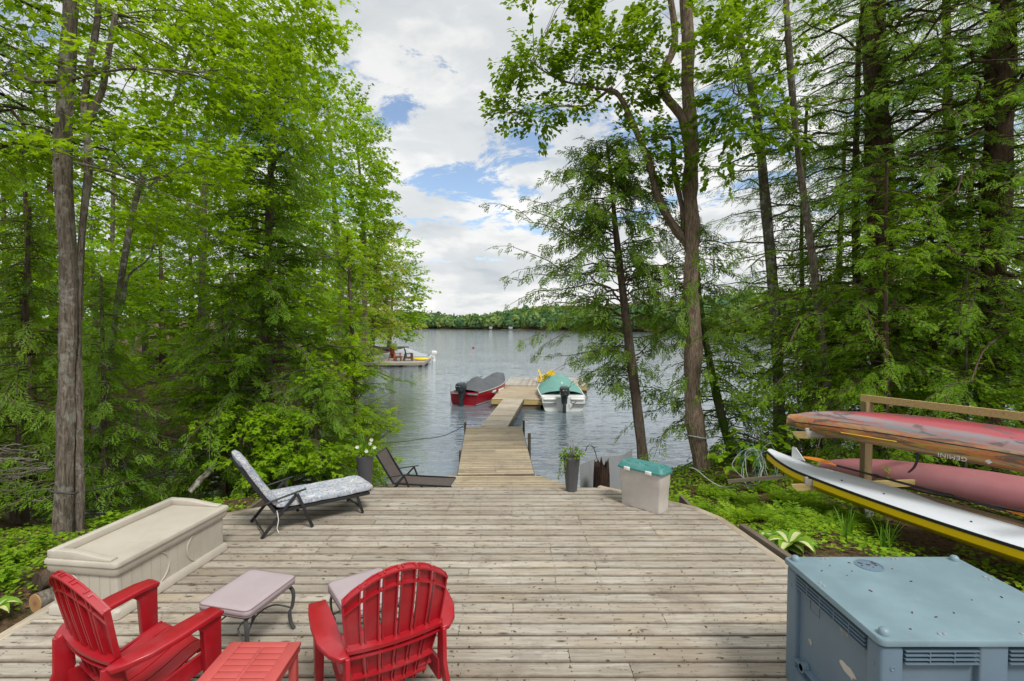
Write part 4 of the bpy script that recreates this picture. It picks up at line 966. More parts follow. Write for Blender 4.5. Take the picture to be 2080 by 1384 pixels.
def cushion_mesh(lx, ly, h, cx=0, cy=0, z=0, nx=14, ny=14, puff=.35, rng=None):
    """soft slab with rounded sides"""
    mb = MB(); top = []; n = 0
    def ring(f, zz):
        pts = []
        m = 10; r = min(lx, ly)*.10
        for (sx, sy, a0) in ((1, 1, 0), (-1, 1, 90), (-1, -1, 180), (1, -1, 270)):
            for k in range(m//2+1):
                a = R(a0+90*k/(m//2)); pts.append(Vector((cx+(sx*(lx/2-r)+r*math.cos(a))*f, cy+(sy*(ly/2-r)+r*math.sin(a))*f, zz)))
        return pts
    secs = [ring(.90, z+.002), ring(.965, z+h*.12), ring(1.0, z+h*.35), ring(1.0, z+h*.65), ring(.975, z+h*.86), ring(.93, z+h*.97), ring(.80, z+h*1.02), ring(.5, z+h*1.04), ring(.2, z+h*1.04)]
    mb.loft(secs); return mb
def ottoman(label):
    root = empty('ottoman', (0, 0, 0), 0, label, 'ottoman', 'cushioned ottomans')
    lx, ly, h = .42, .50, .375
    c = cushion_mesh(lx, ly, .062, z=h-.02).build('cushion', M['cushion'], root, smooth=True)
    mb = MB()
    for zz, f in ((h+.032, .985), (h-.012, .985)):
        pts = []
        r = lx*.1
        for (sx, sy, a0) in ((1, 1, 0), (-1, 1, 90), (-1, -1, 180), (1, -1, 270)):
            for k in range(5):
                a = R(a0+90*k/4); pts.append(((sx*(lx/2-r)+r*math.cos(a))*f, (sy*(ly/2-r)+r*math.sin(a))*f, zz))
        pts.append(pts[0]); mb.tube(pts, .0035, 5, cap=False)
    mb.build('piping', M['cushion_edge'], c, smooth=True)
    mb = MB(); mb.box((-.02, -ly/2+.0-.008, h-.045), (.05, .002, .05), Matrix.Rotation(R(8), 3, 'Y')); mb.build('care_tag', M['white_plastic'], c)
    for sx in (-1, 1):
        for sy in (-1, 1):
            x = sx*(lx/2-.045); y = sy*(ly/2-.03); mb = MB()
            pts = smooth_path([(x*.75, y*.75, h-.035), (x*.98, y*.98, h-.045), (x*1.12, y*1.06, h-.10), (x*1.08, y*1.02, h-.2), (x*1.0, y*.96, .14), (x*1.03, y*1.0, .05), (x*1.14, y*1.06, .004)], 3)
            mb.ribbon(pts, .028, .012, side=(0, 1, 0) if True else None); mb.build('leg', M['bronze'], root, smooth=True)
    mb = MB(); z = h-.035
    for s in (-1, 1): mb.tube([(s*.17, -.21, z), (s*.17, .21, z)], .011, 8); mb.tube([(-.17, s*.21, z), (.17, s*.21, z)], .011, 8)
    for s in (-1, 1):
        pts = [(s*.18, -.23, .16), (s*.12, -.12, .24), (s*.10, 0, .26), (s*.12, .12, .24), (s*.18, .23, .16)]; mb.tube(smooth_path(pts, 4), .006, 6)
        mb.tube(smooth_path([(s*.17, -.2, z), (s*.10, -.215, z-.08), (s*.155, -.23, z-.15)], 4), .006, 6)
    mb.build('frame', M['bronze'], root, smooth=True)
    return root
ot = ottoman('ottoman with a dusty pink cushion standing beside the left red chair'); ot.location = (-1.90, 3.50, DZ+.004); ot.rotation_euler = (0, 0, R(-14))
o2 = copy_tree(ot); tag(o2, 'pink cushioned ottoman half hidden behind the right red chair'); o2.location = (-1.06, 3.50, DZ+.004); o2.rotation_euler = (0, 0, R(35))

# ================================================================ BEIGE CHEST
def chest():
    L, Wd, H = 1.25, .64, .44
    d = Vector((.16, 1.24)).normalized(); rz = math.atan2(d.y, d.x)-math.pi/2
    root = empty('storage_chest', (-3.09, 3.78, DZ+.004), rz, 'long beige resin storage chest along the left edge of the deck', 'storage chest')
    # local: x from -Wd (left) to 0 (face towards the deck), y 0..L
    mt = M['beige']; cx = -Wd/2
    def rr(x0, x1, y0, y1, r, z, m=4):
        pts = []
        for (x, y, a0) in ((x1-r, y1-r, 0), (x0+r, y1-r, 90), (x0+r, y0+r, 180), (x1-r, y0+r, 270)):
            for k in range(m+1): a = R(a0+90*k/m); pts.append(Vector((x+r*math.cos(a), y+r*math.sin(a), z)))
        return pts
    mb = MB(); mb.loft([rr(-Wd+.03, -.03, .03, L-.03, .02, z) for z in (.01, .36)]); mb.build('body', mt, root, smooth=True)
    mb = MB(); mb.loft([rr(-Wd, 0, 0, L, .03, .001), rr(-Wd, 0, 0, L, .03, .055), rr(-Wd+.018, -.018, .018, L-.018, .03, .075)]); mb.build('plinth', mt, root, smooth=True)
    mb = MB(); mb.loft([rr(-Wd+.012, -.012, .012, L-.012, .03, .345), rr(-Wd, 0, 0, L, .03, .37), rr(-Wd, 0, 0, L, .03, .415)]); mb.build('collar', mt, root, smooth=True)
    g = MB()
    for k in range(13):
        y = .07+k*.0925
        if y < L-.06: g.box((-.0295, y, .21), (.004, .005, .27))
    for k in range(6): g.box((-.09-.0925*k, .0295, .21), (.005, .004, .27))
    g.build('grooves', plain('beige_groove', (.385, .35, .295), .7, .05), root, kind='stuff')
    for yc in (.33, .93):
        for s in ((1,) if yc < .5 else (-1,)):
            mb = MB(); pts = [(-.026, yc+s*.20*math.sin(R(a)), .21+.155*math.cos(R(a))) for a in range(15, 170, 12)]
            mb.tube(pts, .007, 5); mb.build('embossed_arc', mt, root, smooth=True)
    mb = MB(); pts = [(-.55+.20*math.sin(R(a)), .026, .21+.155*math.cos(R(a))) for a in range(15, 165, 12)]; mb.tube(pts, .006, 5); mb.build('embossed_arc', mt, root, smooth=True)
    lid = MB(); lid.loft([rr(-Wd-.012, .012, -.012, L+.012, .035, .419), rr(-Wd-.014, .014, -.014, L+.014, .035, .44), rr(-Wd-.008, .008, -.008, L+.008, .035, .453), rr(-Wd+.01, -.012, .012, L-.012, .035, .457)])
    lid = lid.build('lid', mt, root, smooth=True)
    mb = MB(); x0 = -Wd+.005
    secs = []
    for (x, z) in ((-.06, .475), (-.15, .480), (-.28, .50), (-.38, .515), (-.50, .518), (x0+.02, .518)):
        secs.append([Vector((x, L-.075, .456)), Vector((x, L-.078, z-.003)), Vector((x, L-.015, z)), Vector((x, L-.008, .456))])
    mb.loft(secs); secs = []
    for (x, z) in ((-.06, .475), (-.15, .480), (-.28, .50), (-.38, .515), (-.50, .518), (x0+.02, .518)):
        secs.append([Vector((x, .075, .456)), Vector((x, .078, z-.003)), Vector((x, .015, z)), Vector((x, .008, .456))])
    mb.loft(secs)
    mb.box((x0+.035, L/2, .4875), (.062, L-.02, .0605)); mb.build('raised_rim', mt, lid, bevel=.006)
chest()

# ================================================================ LOUNGERS
def lounger(name, label, loc, rz, cushion=True, fabric=None, scale=1.0):
    root = empty(name, loc, rz, label, 'sun lounger', scale=scale)
    W2 = .26; bk = M['black']
    side = MB()
    for s in (-1, 1):
        y = s*W2
        side.bar((.16, y, .255), (1.22, y, .235), .022, .034)
    side.tube([(.17, -W2, .255), (.17, W2, .255)], .012, 8); side.tube([(1.22, -W2, .235), (1.22, W2, .235)], .012, 8)
    side.build('seat_frame', bk, root)
    b = MB()
    for s in (-1, 1): b.bar((.15, s*W2, .245), (-.19, s*W2, .80), .022, .034, up=(1, 0, .6))
    b.tube([(-.19, -W2, .80), (-.19, W2, .80)], .012, 8); b.build('back_frame', bk, root)
    fb = M['brown_fabric'] if fabric is None else fabric
    s1 = MB(); s1.ribbon([(.17, 0, .25), (.55, 0, .236), (.95, 0, .232), (1.21, 0, .236)], 2*W2-.03, .004, side=(0, 1, 0)); s1.build('seat_sling', fb, root)
    s2 = MB(); s2.ribbon([(.135, 0, .25), (-.03, 0, .50), (-.185, 0, .79)], 2*W2-.03, .004, side=(0, 1, 0)); s2.build('back_sling', fb, root)
    for s in (-1, 1):
        y = s*(W2+.022)
        m = MB(); m.bar((0.0, y, .004), (.37, y, .415), .018, .034, up=(1, 0, -1)); m.build('leg', bk, root, bevel=.003)
        m = MB(); m.bar((.37, y+s*.016, .418), (.53, y+s*.016, .004), .018, .034, up=(1, 0, 1)); m.build('leg', bk, root, bevel=.003)
        m = MB(); m.ribbon([(.02, y+s*.004, .365), (.10, y+s*.004, .385), (.36, y+s*.004, .432), (.47, y+s*.004, .452)], .032, .014, side=(0, 1, 0)); m.build('armrest', bk, root, bevel=.004)
        m = MB(); m.bar((1.07, s*(W2-.01), .235), (1.14, s*(W2-.01), .004), .018, .030, up=(1, 0, .3)); m.build('leg', bk, root, bevel=.003)
    m = MB(); m.tube([(.03, -W2-.02, .05), (.03, W2+.02, .05)], .009, 6); m.tube([(1.12, -W2+.01, .07), (1.12, W2-.01, .07)], .008, 6)
    m.tube([(.93, -W2+.02, .225), (1.12, -W2+.02, .10)], .007, 5); m.tube([(.93, W2-.02, .225), (1.12, W2-.02, .10)], .007, 5); m.build('cross_bars', bk, root, kind='stuff')
    if cushion:
        mt, t = material('floral_cushion')
        oc = t.n('ShaderNodeTexCoord').outputs['Object']
        v = t.mapping(oc, (5.5, 9, 9), rot=(0, 0, .25))
        n1 = t.noise(v, 1.6, 6, .7, 1.6); n2 = t.noise(t.mapping(oc, (16, 7, 12)), 2.2, 5, .75, 1.2); n3 = t.noise(oc, 3.2, 3)
        col = t.mix(t.ramp(n3, [(.35, 0), (.7, 1)]), (.46, .44, .42), (.60, .585, .56))
        col = t.mix(t.ramp(n1, [(.46, 0), (.54, .85), (.62, .1)]), col, (.17, .25, .38))
        col = t.mix(t.ramp(n2, [(.545, 0), (.60, .95)]), col, (.10, .13, .22))
        col = t.mix(t.ramp(t.noise(v, 2.6, 3, .5, 2), [(.60, 0), (.66, .5)]), col, (.25, .34, .44))
        finish(t, principled(t, color=col, rough=.95, normal=bump(t, t.noise(oc, 40, 3), .3, .004)))
        def slab(pts, w, h, name):
            pts = smooth_path([Vector(p) for p in pts], 5); n = len(pts); secs = []
            for i, p in enumerate(pts):
                d = (pts[min(i+1, n-1)]-pts[max(i-1, 0)]).normalized(); u = Vector((-d.z, 0, d.x)); u = u if u.z > 0 else -u
                e = min(i, n-1-i); f = [.55, .9, 1][min(e, 2)]; fw = [.93, .985, 1][min(e, 2)]
                tuft = 1-.12*(i % 5 == 2)
                secs.append([p+Vector((0, w/2*fw*math.cos(a)*(1 if abs(math.cos(a)) < .9 else 1), 0))*1+u*(h*.5*f*tuft*(math.copysign(abs(math.sin(a))**.5, math.sin(a)))+h*.5)
                             for a in [2*math.pi*k/18 for k in range(18)]])
                secs[-1] = [p+Vector((0, w/2*fw*math.copysign(abs(math.cos(2*math.pi*k/18))**.4, math.cos(2*math.pi*k/18)), 0))+u*(h*.5+h*.5*f*tuft*math.copysign(abs(math.sin(2*math.pi*k/18))**.55, math.sin(2*math.pi*k/18))) for k in range(18)]
            mb = MB(); mb.loft(secs); return mb.build(name, mt, root, smooth=True, label=None)
        slab([(.16, 0, .27), (.5, 0, .258), (.9, 0, .25), (1.27, 0, .252)], .545, .095, 'seat_cushion')
        slab([(.13, 0, .30), (.02, 0, .46), (-.10, 0, .66), (-.215, 0, .86)], .545, .095, 'back_cushion')
        m = MB(); m.tube(smooth_path([(.16, -W2-.02, .27), (.17, -W2-.04, .17), (.155, -W2-.04, .08), (.17, -W2-.05, .035)], 4), .0045, 5); m.build('tie_ribbon', M['white_plastic'], root, smooth=True)
    return root
lounger('sun_lounger', 'black framed sun lounger with a pale blue patterned cushion, back raised, on the main deck', (-2.885, 5.47, DZ+.004), math.atan2(.69, .88))
lounger('sun_lounger', 'bare brown sling sun lounger on the lower landing, half hidden by the deck edge', (-2.30, 9.25, .806), R(-6), cushion=False, scale=.98)

# ================================================================ PLANTERS
def planter(label, loc, facets, h, rt, rb, flowers):
    rng = random.Random(3 if flowers else 4); root = empty('planter', loc, .3, label, 'planter', 'tall tapered planters at the deck edge')
    mb = MB(); mb.lathe([(rb*.94, 0), (rb, .012), (rt*.97, h-.035), (rt, h-.03), (rt*1.02, h), (rt*.93, h), (rt*.90, h-.035)], facets)
    mb.build('pot', M['pot'], root, smooth=(facets > 12), bevel=.004 if facets < 12 else 0)
    mb = MB(); mb.lathe([(rt*.88, h-.05), (rt*.88, h-.028), (.01, h-.012)], 14); mb.build('soil', M['soil'], root)
    L = Leaves(rng); st = MB()
    for i in range(150 if flowers else 120):
        a = rng.uniform(0, 6.28); r = rt*1.25*math.sqrt(rng.random()); z = h+rng.uniform(-.01, .10)*(1.2-r/rt*.5)
        p = Vector((math.cos(a)*r, math.sin(a)*r, z)); d = Vector((math.cos(a), math.sin(a), rng.uniform(-.5, .8)))
        L.add(LEAF, p, d, up_n(rng, .9), rng.uniform(.025, .05) if flowers else rng.uniform(.035, .065))
    if flowers:
        for i in range(16):
            a = rng.uniform(0, 6.28); ln = rng.uniform(.18, .38); e = Vector((math.cos(a)*ln*.6, math.sin(a)*ln*.6, h+ln*.9)); b = Vector((math.cos(a)*.02, math.sin(a)*.02, h-.02))
            st.ribbon(smooth_path([b, b.lerp(e, .5)+Vector((0, 0, .05)), e], 3), [.008, .008, .007, .006, .005, .004, .002], .0015)
    else:
        for i in range(9):
            a = rng.uniform(0, 6.28); ln = rng.uniform(.18, .40); e = Vector((math.cos(a)*ln*.55, math.sin(a)*ln*.55, h+ln*.8)); b = Vector((0, 0, h-.02))
            st.tube(smooth_path([b, b.lerp(e, .5)+Vector((rng.uniform(-.03, .03), rng.uniform(-.03, .03), .03)), e], 3), [.004, .0035, .003, .0028, .0024, .002, .0012], 4)
        for j in range(3):
            a = R(170)+j*.35; pts = [Vector((math.cos(a)*rt, math.sin(a)*rt, h+.01)), Vector((math.cos(a)*rt*1.35, math.sin(a)*rt*1.35, h-.08)), Vector((math.cos(a)*rt*1.45, math.sin(a)*rt*1.4, h-.30+.05*j))]
            sp = smooth_path(pts, 5); st.tube(sp, .002, 4)
            for p in sp:
                for q in range(2): L.add(LEAF, p, Vector((rng.uniform(-1, 1), rng.uniform(-1, 1), -.3)), up_n(rng, 1), .04)
    st.build('stems', M['lf_grass'] if flowers else M['twig'], root)
    L.mesh('foliage', M['lf_maple'] if flowers else M['lf_maple_dk'], root)
    if flowers:
        for (dx, dy, dz) in ((-.10, -.05, .13), (.07, -.06, .17), (.13, -.02, .10), (.02, -.11, .08), (.09, .02, .2)):
            F = Leaves(rng); c = Vector((dx, dy, h+dz))
            for k in range(6):
                a = k*math.pi/3; F.add(LEAF, c, Vector((math.cos(a), -.35, math.sin(a))), Vector((0, -1, .3)), .032)
            F.mesh('flower', M['petal'], root, kind=None)
planter('round dark grey planter with white flowers and spiky leaves, left of the steps', (-2.05, 6.80, DZ+.004), 28, .50, .118, .085, True)
planter('faceted dark grey planter with trailing dark leaves, right of the steps', (.83, 6.80, DZ+.004), 8, .48, .125, .082, False)

# ================================================================ TEAL LIDDED BIN
def teal_bin():
    a = Vector((1.81, 5.90)); dl = Vector((-.42, .41)).normalized(); ds = Vector((.20, .16)).normalized()
    rz = math.atan2(-dl.y, -dl.x)   # local +x points from far-left to near corner
    L, Wd, H = .60, .27, .50
    c = a+dl*(L/2)+Vector((-dl.y, dl.x)).normalized()*0
    nrm = Vector((math.cos(rz+math.pi/2), math.sin(rz+math.pi/2)))
    c = a+dl*(L/2)+nrm*(Wd/2)
    root = empty('storage_bin', (c.x, c.y, DZ+.004), rz, 'upright grey plastic storage bin with a teal lid at the right of the deck', 'storage bin')
    def rr(lx, ly, r, z, m=4):
        pts = []
        for (sx, sy, a0) in ((1, 1, 0), (-1, 1, 90), (-1, -1, 180), (1, -1, 270)):
            for k in range(m+1): t = R(a0+90*k/m); pts.append(Vector((sx*(lx/2-r)+r*math.cos(t), sy*(ly/2-r)+r*math.sin(t), z)))
        return pts
    mb = MB(); mb.loft([rr(L*.90, Wd*.86, .03, .0), rr(L*.91, Wd*.88, .035, .02), rr(L*.945, Wd*.93, .035, .285), rr(L*.965, Wd*.955, .035, .30), rr(L*.985, Wd*.98, .035, H-.02), rr(L*1.0, Wd*1.0, .035, H-.02), rr(L*1.0, Wd*1.0, .035, H)])
    mb.build('body', M['bin'], root, smooth=True)
    mb = MB(); mb.loft([rr(L*1.03, Wd*1.06, .045, H-.025), rr(L*1.07, Wd*1.14, .05, H-.02), rr(L*1.07, Wd*1.14, .05, H), rr(L*1.02, Wd*1.04, .05, H+.012), rr(L*.98, Wd*.94, .05, H+.045), rr(L*.94, Wd*.84, .05, H+.055), rr(L*.90, Wd*.74, .04, H+.055), rr(L*.88, Wd*.70, .04, H+.048)])
    mb.build('lid', M['teal'], root, smooth=True)
    for s in (-1, 1):
        mb = MB(); mb.loft([rr(L*.36, Wd*.5, .03, H+.047, 3), rr(L*.34, Wd*.44, .03, H+.062, 3)]); o = mb.build('lid_panel', M['teal'], root, smooth=True); o.location = (s*L*.22, 0, 0)
    for x in (-L*.28, L*.22):
        mb = MB(); mb.box((x, -Wd/2-.017, H-.015), (.085, .02, .045)); mb.build('latch', M['white_plastic'], root, bevel=.006)
teal_bin()

# ================================================================ BLUE PALLET BOX
def pallet_box():
    X0, X1, Y0, Y1, H = 1.785, 2.90, 2.33, 3.17, .80
    root = empty('pallet_box', ((X0+X1)/2, (Y0+Y1)/2, DZ+.004), 0, 'large blue grey plastic pallet box with ribbed vents and a flat knobbed lid', 'pallet box')
    lx, ly = X1-X0, Y1-Y0; mt = M['blue']
    def P3(x, y, z): return (x, y, z)
    # corner posts
    for sx in (-1, 1):
        for sy in (-1, 1):
            mb = MB(); mb.box((sx*(lx/2-.065), sy*(ly/2-.06), (H-.04)/2), (.115, .105, H-.05)); mb.build('corner_post', mt, root, bevel=.018, seg=3)
            for (dx, dy, rot) in ((sx*.0585, 0, Matrix.Rotation(R(90), 3, 'Y')), (0, sy*.0535, Matrix.Rotation(R(90), 3, 'X'))):
                mb = MB(); mb.lathe([(.013, -.0015), (.013, .0015), (.009, .0025), (.007, .0005)], 14); mb.v = [tuple(rot @ Vector(v)) for v in mb.v]
                o = mb.build('dimple', mt, root); o.location = (sx*(lx/2-.065)+dx, sy*(ly/2-.06)+dy, H-.15)
    for s in (-1, 1):      # side walls, left and right, then front and back
        mb = MB(); mb.box((s*(lx/2-.05), 0, .40), (.018, ly-.2, .66)); mb.build('side_panel', mt, root)
        mb = MB(); mb.box((0, s*(ly/2-.045), .40), (lx-.2, .018, .66)); mb.build('side_panel', mt, root)
        for k in range(4):
            z = H-.062-k*.021
            mb = MB(); mb.box((s*(lx/2-.024), 0, z), (.046, ly-.225, .005)); mb.build('rib', mt, root)
            for (xa, xb) in ((-lx/2+.125, -.075), (.075, lx/2-.125)):
                mb = MB(); mb.box(((xa+xb)/2, s*(ly/2-.022), z), (xb-xa, .042, .005)); mb.build('rib', mt, root)
        mb = MB()
        for k in range(1, 5):
            mb.box((s*(lx/2-.025), -ly/2+.11+k*(ly-.22)/5, H-.094), (.044, .005, .068))
        for (xa, xb) in ((-lx/2+.125, -.075), (.075, lx/2-.125)):
            for k in range(1, 3): mb.box((xa+(xb-xa)*k/3, s*(ly/2-.023), H-.094), (.005, .040, .068))
        mb.build('vent_webs', mt, root, kind='stuff')
        # lower brace ribs
        mb = MB(); mb.box((s*(lx/2-.03), 0, .20), (.05, ly-.21, .008)); mb.build('rib', mt, root)
        mb = MB(); mb.box((s*(lx/2-.03), 0, .14), (.05, ly-.21, .008)); mb.build('rib', mt, root)
        mb = MB(); mb.box((0, s*(ly/2-.04), .40), (.14, .07, .73)); mb.build('mid_post', mt, root, bevel=.01)
        mb = MB(); mb.box((0, s*(ly/2-.0045), H-.245), (.085, .003, .05)); mb.build('hand_hole', M['black'], root, bevel=.0)
        mb = MB()
        for (dx, dz, w, h) in ((0, .028, .098, .008), (0, -.028, .098, .008), (-.045, 0, .008, .048), (.045, 0, .008, .048)): mb.box((dx, s*(ly/2-.003), H-.245+dz), (w, .010, h))
        mb.build('hand_hole_rim', mt, root, bevel=.002)
    mb = MB(); mb.lathe([(.030, -.02), (.030, .02), (.021, .02), (.021, -.02)], 18); mb.v = [tuple(Matrix.Rotation(R(90), 3, 'Y') @ Vector(v)) for v in mb.v]
    o = mb.build('ring_boss', mt, root, smooth=True); o.location = (-lx/2+.018, .22, .205)
    mb = MB(); mb.box((0, 0, .07), (lx-.03, ly-.03, .12)); mb.build('base', mt, root, bevel=.015)
    # torn labels and raised text frame on the left face
    lab, t = material('torn_sticker'); oc = t.n('ShaderNodeTexCoord').outputs['Object']
    col = t.mix(t.ramp(t.noise(oc, 30, 6, .75), [(.42, 0), (.58, 1)]), (.42, .41, .34), (.20, .20, .17)); finish(t, principled(t, color=col, rough=.8))
    def patch(y, z, w, h, sd, mat):
        r = random.Random(sd); n = 14; pts = [(-lx/2+.0395, y+w*.5*math.cos(6.283*k/n)*r.uniform(.5, 1.1), z+h*.5*math.sin(6.283*k/n)*r.uniform(.5, 1.1)) for k in range(n)]
        mb = MB(); mb.add(pts, [tuple(range(n))]); mb.build('sticker', mat, root)
    patch(-.10, H-.16, .07, .085, 2, lab); patch(-.14, H-.36, .16, .07, 5, M['bin']); patch(.20, H-.42, .05, .04, 6, lab)
    mb = MB(); 
    for (y, z, w, h) in ((.16, H-.22, .09, .002), (.115, H-.17, .002, .10), (.205, H-.17, .002, .10)): mb.box((-lx/2+.0395, y, z), (.003, w, h))
    mb.build('moulded_frame', mt, root)
    # lid
    lm = MB()
    def rr(a, b, r, z, m=5):
        pts = []
        for (sx, sy, a0) in ((1, 1, 0), (-1, 1, 90), (-1, -1, 180), (1, -1, 270)):
            for k in range(m+1): t = R(a0+90*k/m); pts.append(Vector((sx*(a/2-r)+r*math.cos(t), sy*(b/2-r)+r*math.sin(t), z)))
        return pts
    lm.loft([rr(lx+.008, ly+.008, .03, H-.034), rr(lx+.018, ly+.018, .034, H-.030), rr(lx+.018, ly+.018, .034, H-.008), rr(lx+.008, ly+.008, .03, H), rr(lx-.05, ly-.05, .03, H+.001)])
    lid = lm.build('lid', M['blue_lid'], root, smooth=True)
    for sx in (-1, 1):
        for sy in (-1, 1):
            mb = MB(); mb.lathe([(.027, 0), (.027, .006), (.024, .020), (.015, .030), (.004, .033)], 18); o = mb.build('corner_knob', M['blue_lid'], lid, smooth=True); o.location = (sx*(lx/2-.045), sy*(ly/2-.042), H+.0005)
    for (x, y) in ((-lx/2+.24, ly/2-.03), (lx/2-.42, ly/2-.03), (-lx/2+.03, .08), (-lx/2+.33, -ly/2+.04), (lx/2-.05, .15), (lx/2-.05, -.15), (.18, -ly/2+.04)):
        for q in (-.013, .013):
            mb = MB(); mb.lathe([(.0095, 0), (.0095, .003), (.006, .0055)], 12); o = mb.build('plug', M['panel_grey'], lid); o.location = (x+(q if abs(y) > .3 else 0), y+(0 if abs(y) > .3 else q*1.3), H+.001)
    mb = MB(); mb.lathe([(.078, 0), (.078, .004), (.070, .004), (.070, .0005)], 32); o = mb.build('round_recess_rim', M['blue'], lid, smooth=True); o.location = (-.09, ly/2-.115, H+.001)
    rng = random.Random(2)
    mb = MB()
    for k in range(26):
        a = rng.uniform(0, 6.28); x, y = rng.uniform(-lx/2+.05, lx/2-.05), rng.uniform(-ly/2+.05, ly/2-.05)
        if k < 10: x, y = -.09+rng.uniform(-.05, .05), ly/2-.115+rng.uniform(-.05, .05)
        mb.box((x, y, H+.004), (rng.uniform(.004, .02), .004, .004), Matrix.Rotation(a, 3, 'Z'))
    o = mb.build('leaf_litter', M['litter'], None); o.location = root.location; tag(o, 'bits of leaf litter lying on the blue box lid', 'leaf litter', kind='stuff')
pallet_box()
# ================================================================ BOAT RACK
RA = Vector((.5, -.866, 0)); RN = Vector((-.866, -.5, 0))
def rack():
    Y = 6.9; top = W(1762, 803, Y); bot = W(1760, 1080, Y)
    root = empty('boat_rack', (top.x, top.y, bot.z-.1), 0, 'timber boat rack with cantilever arms holding kayaks and boards', 'boat rack')
    o0 = Vector(root.location)
    tv = M['timber_v']; tm = M['timber']
    arms = []
    for k, off in enumerate((0, 2.55)):
        b = RA*off
        h = top.z-o0.z
        mb = MB(); mb.box((b.x, b.y, h/2-.045), (.105, .105, h-.09)); mb.build('post', tv, root, bevel=.004)
        for za, rise in ((W(1600, 886, Y-.1).z-o0.z, .02), (W(1600, 985, Y-.1).z-o0.z, -.03)):
            d = Vector((-1, -.04, 0)) if k == 0 else Vector((-1, -.04, 0))
            a0 = b+Vector((1.0, .1, za)); a1 = b+d*1.12+Vector((0, 0, za+rise))
            mb = MB(); c = (a0+a1)/2; mb.v = []
            L = (a1-a0).length
            secs = [[a0+Vector((0, sy*.045-.078, sz*.045)) for sy, sz in ((-.45, -1), (.45, -1), (.45, 1), (-.45, 1))],
                    [a1-d*.07+Vector((0, sy*.045-.078, sz*.045)) for sy, sz in ((-.45, -1), (.45, -1), (.45, 1), (-.45, 1))],
                    [a1+Vector((0, sy*.045-.078, sz)) for sy, sz in ((-.45, .02), (.45, .02), (.45, .045), (-.45, .045))]]
            mb.loft(secs); arm = mb.build('arm', tm, root)
            for s, xx in ((0, -.80),):
                cc = b+Vector((xx, -.114, za+.035)); mb = MB(); mb.box(cc, (.26, .035, .09)); mb.box(cc+Vector((-.11, 0, .055)), (.05, .03, .05)); mb.build('chock', M['grey_wood'], arm, bevel=.004)
    a = Vector((0, 0, top.z-o0.z-.045)); mb = MB(); mb.bar(a-RA*.08, a+RA*2.7, .045, .09); mb.build('top_rail', tm, root)
    mb = MB(); b = RA*1.27; 
    mb.box((.02, -.056, .34), (.12, .02, .2)); mb.build('foot_bracket', M['panel_grey'], root)
    return root
rack()

def hull_secs(A, B, L, width, hup, hdn, n=34, m=20, tip=.04, roll=0.0, rocker=.06, power=.62, flat=1.0, endlift=0.0):
    """sections of a slim hull from A towards B, total length L; hup above the seam, hdn below"""
    d = (B-A).normalized(); side = Vector((d.y, -d.x, 0)).normalized(); up = side.cross(d).normalized()
    if up.z < 0: up = -up
    q = Matrix.Rotation(roll, 3, d); side = q @ side; up = q @ up
    secs = []
    for i in range(n+1):
        t = i/n; w = max(tip, math.sin(math.pi*min(.985, max(.015, t)))**power); c = A+d*(L*t)+up*(endlift*(abs(2*t-1)**3)-rocker*(1-abs(2*t-1)**2))
        hu = hup*max(.12, w**.8); hd = hdn*max(.12, w**.8); s = []
        for k in range(m):
            a = 2*math.pi*k/m; ca, sa = math.cos(a), math.sin(a)
            x = math.copysign(abs(ca)**.75, ca)*width/2*w; z = (hu if sa > 0 else hd)*math.copysign(abs(sa)**(.8 if flat == 1 else flat), sa)
            s.append(c+side*x+up*z)
        secs.append(s)
    return secs, d, side, up
ROLL = -8
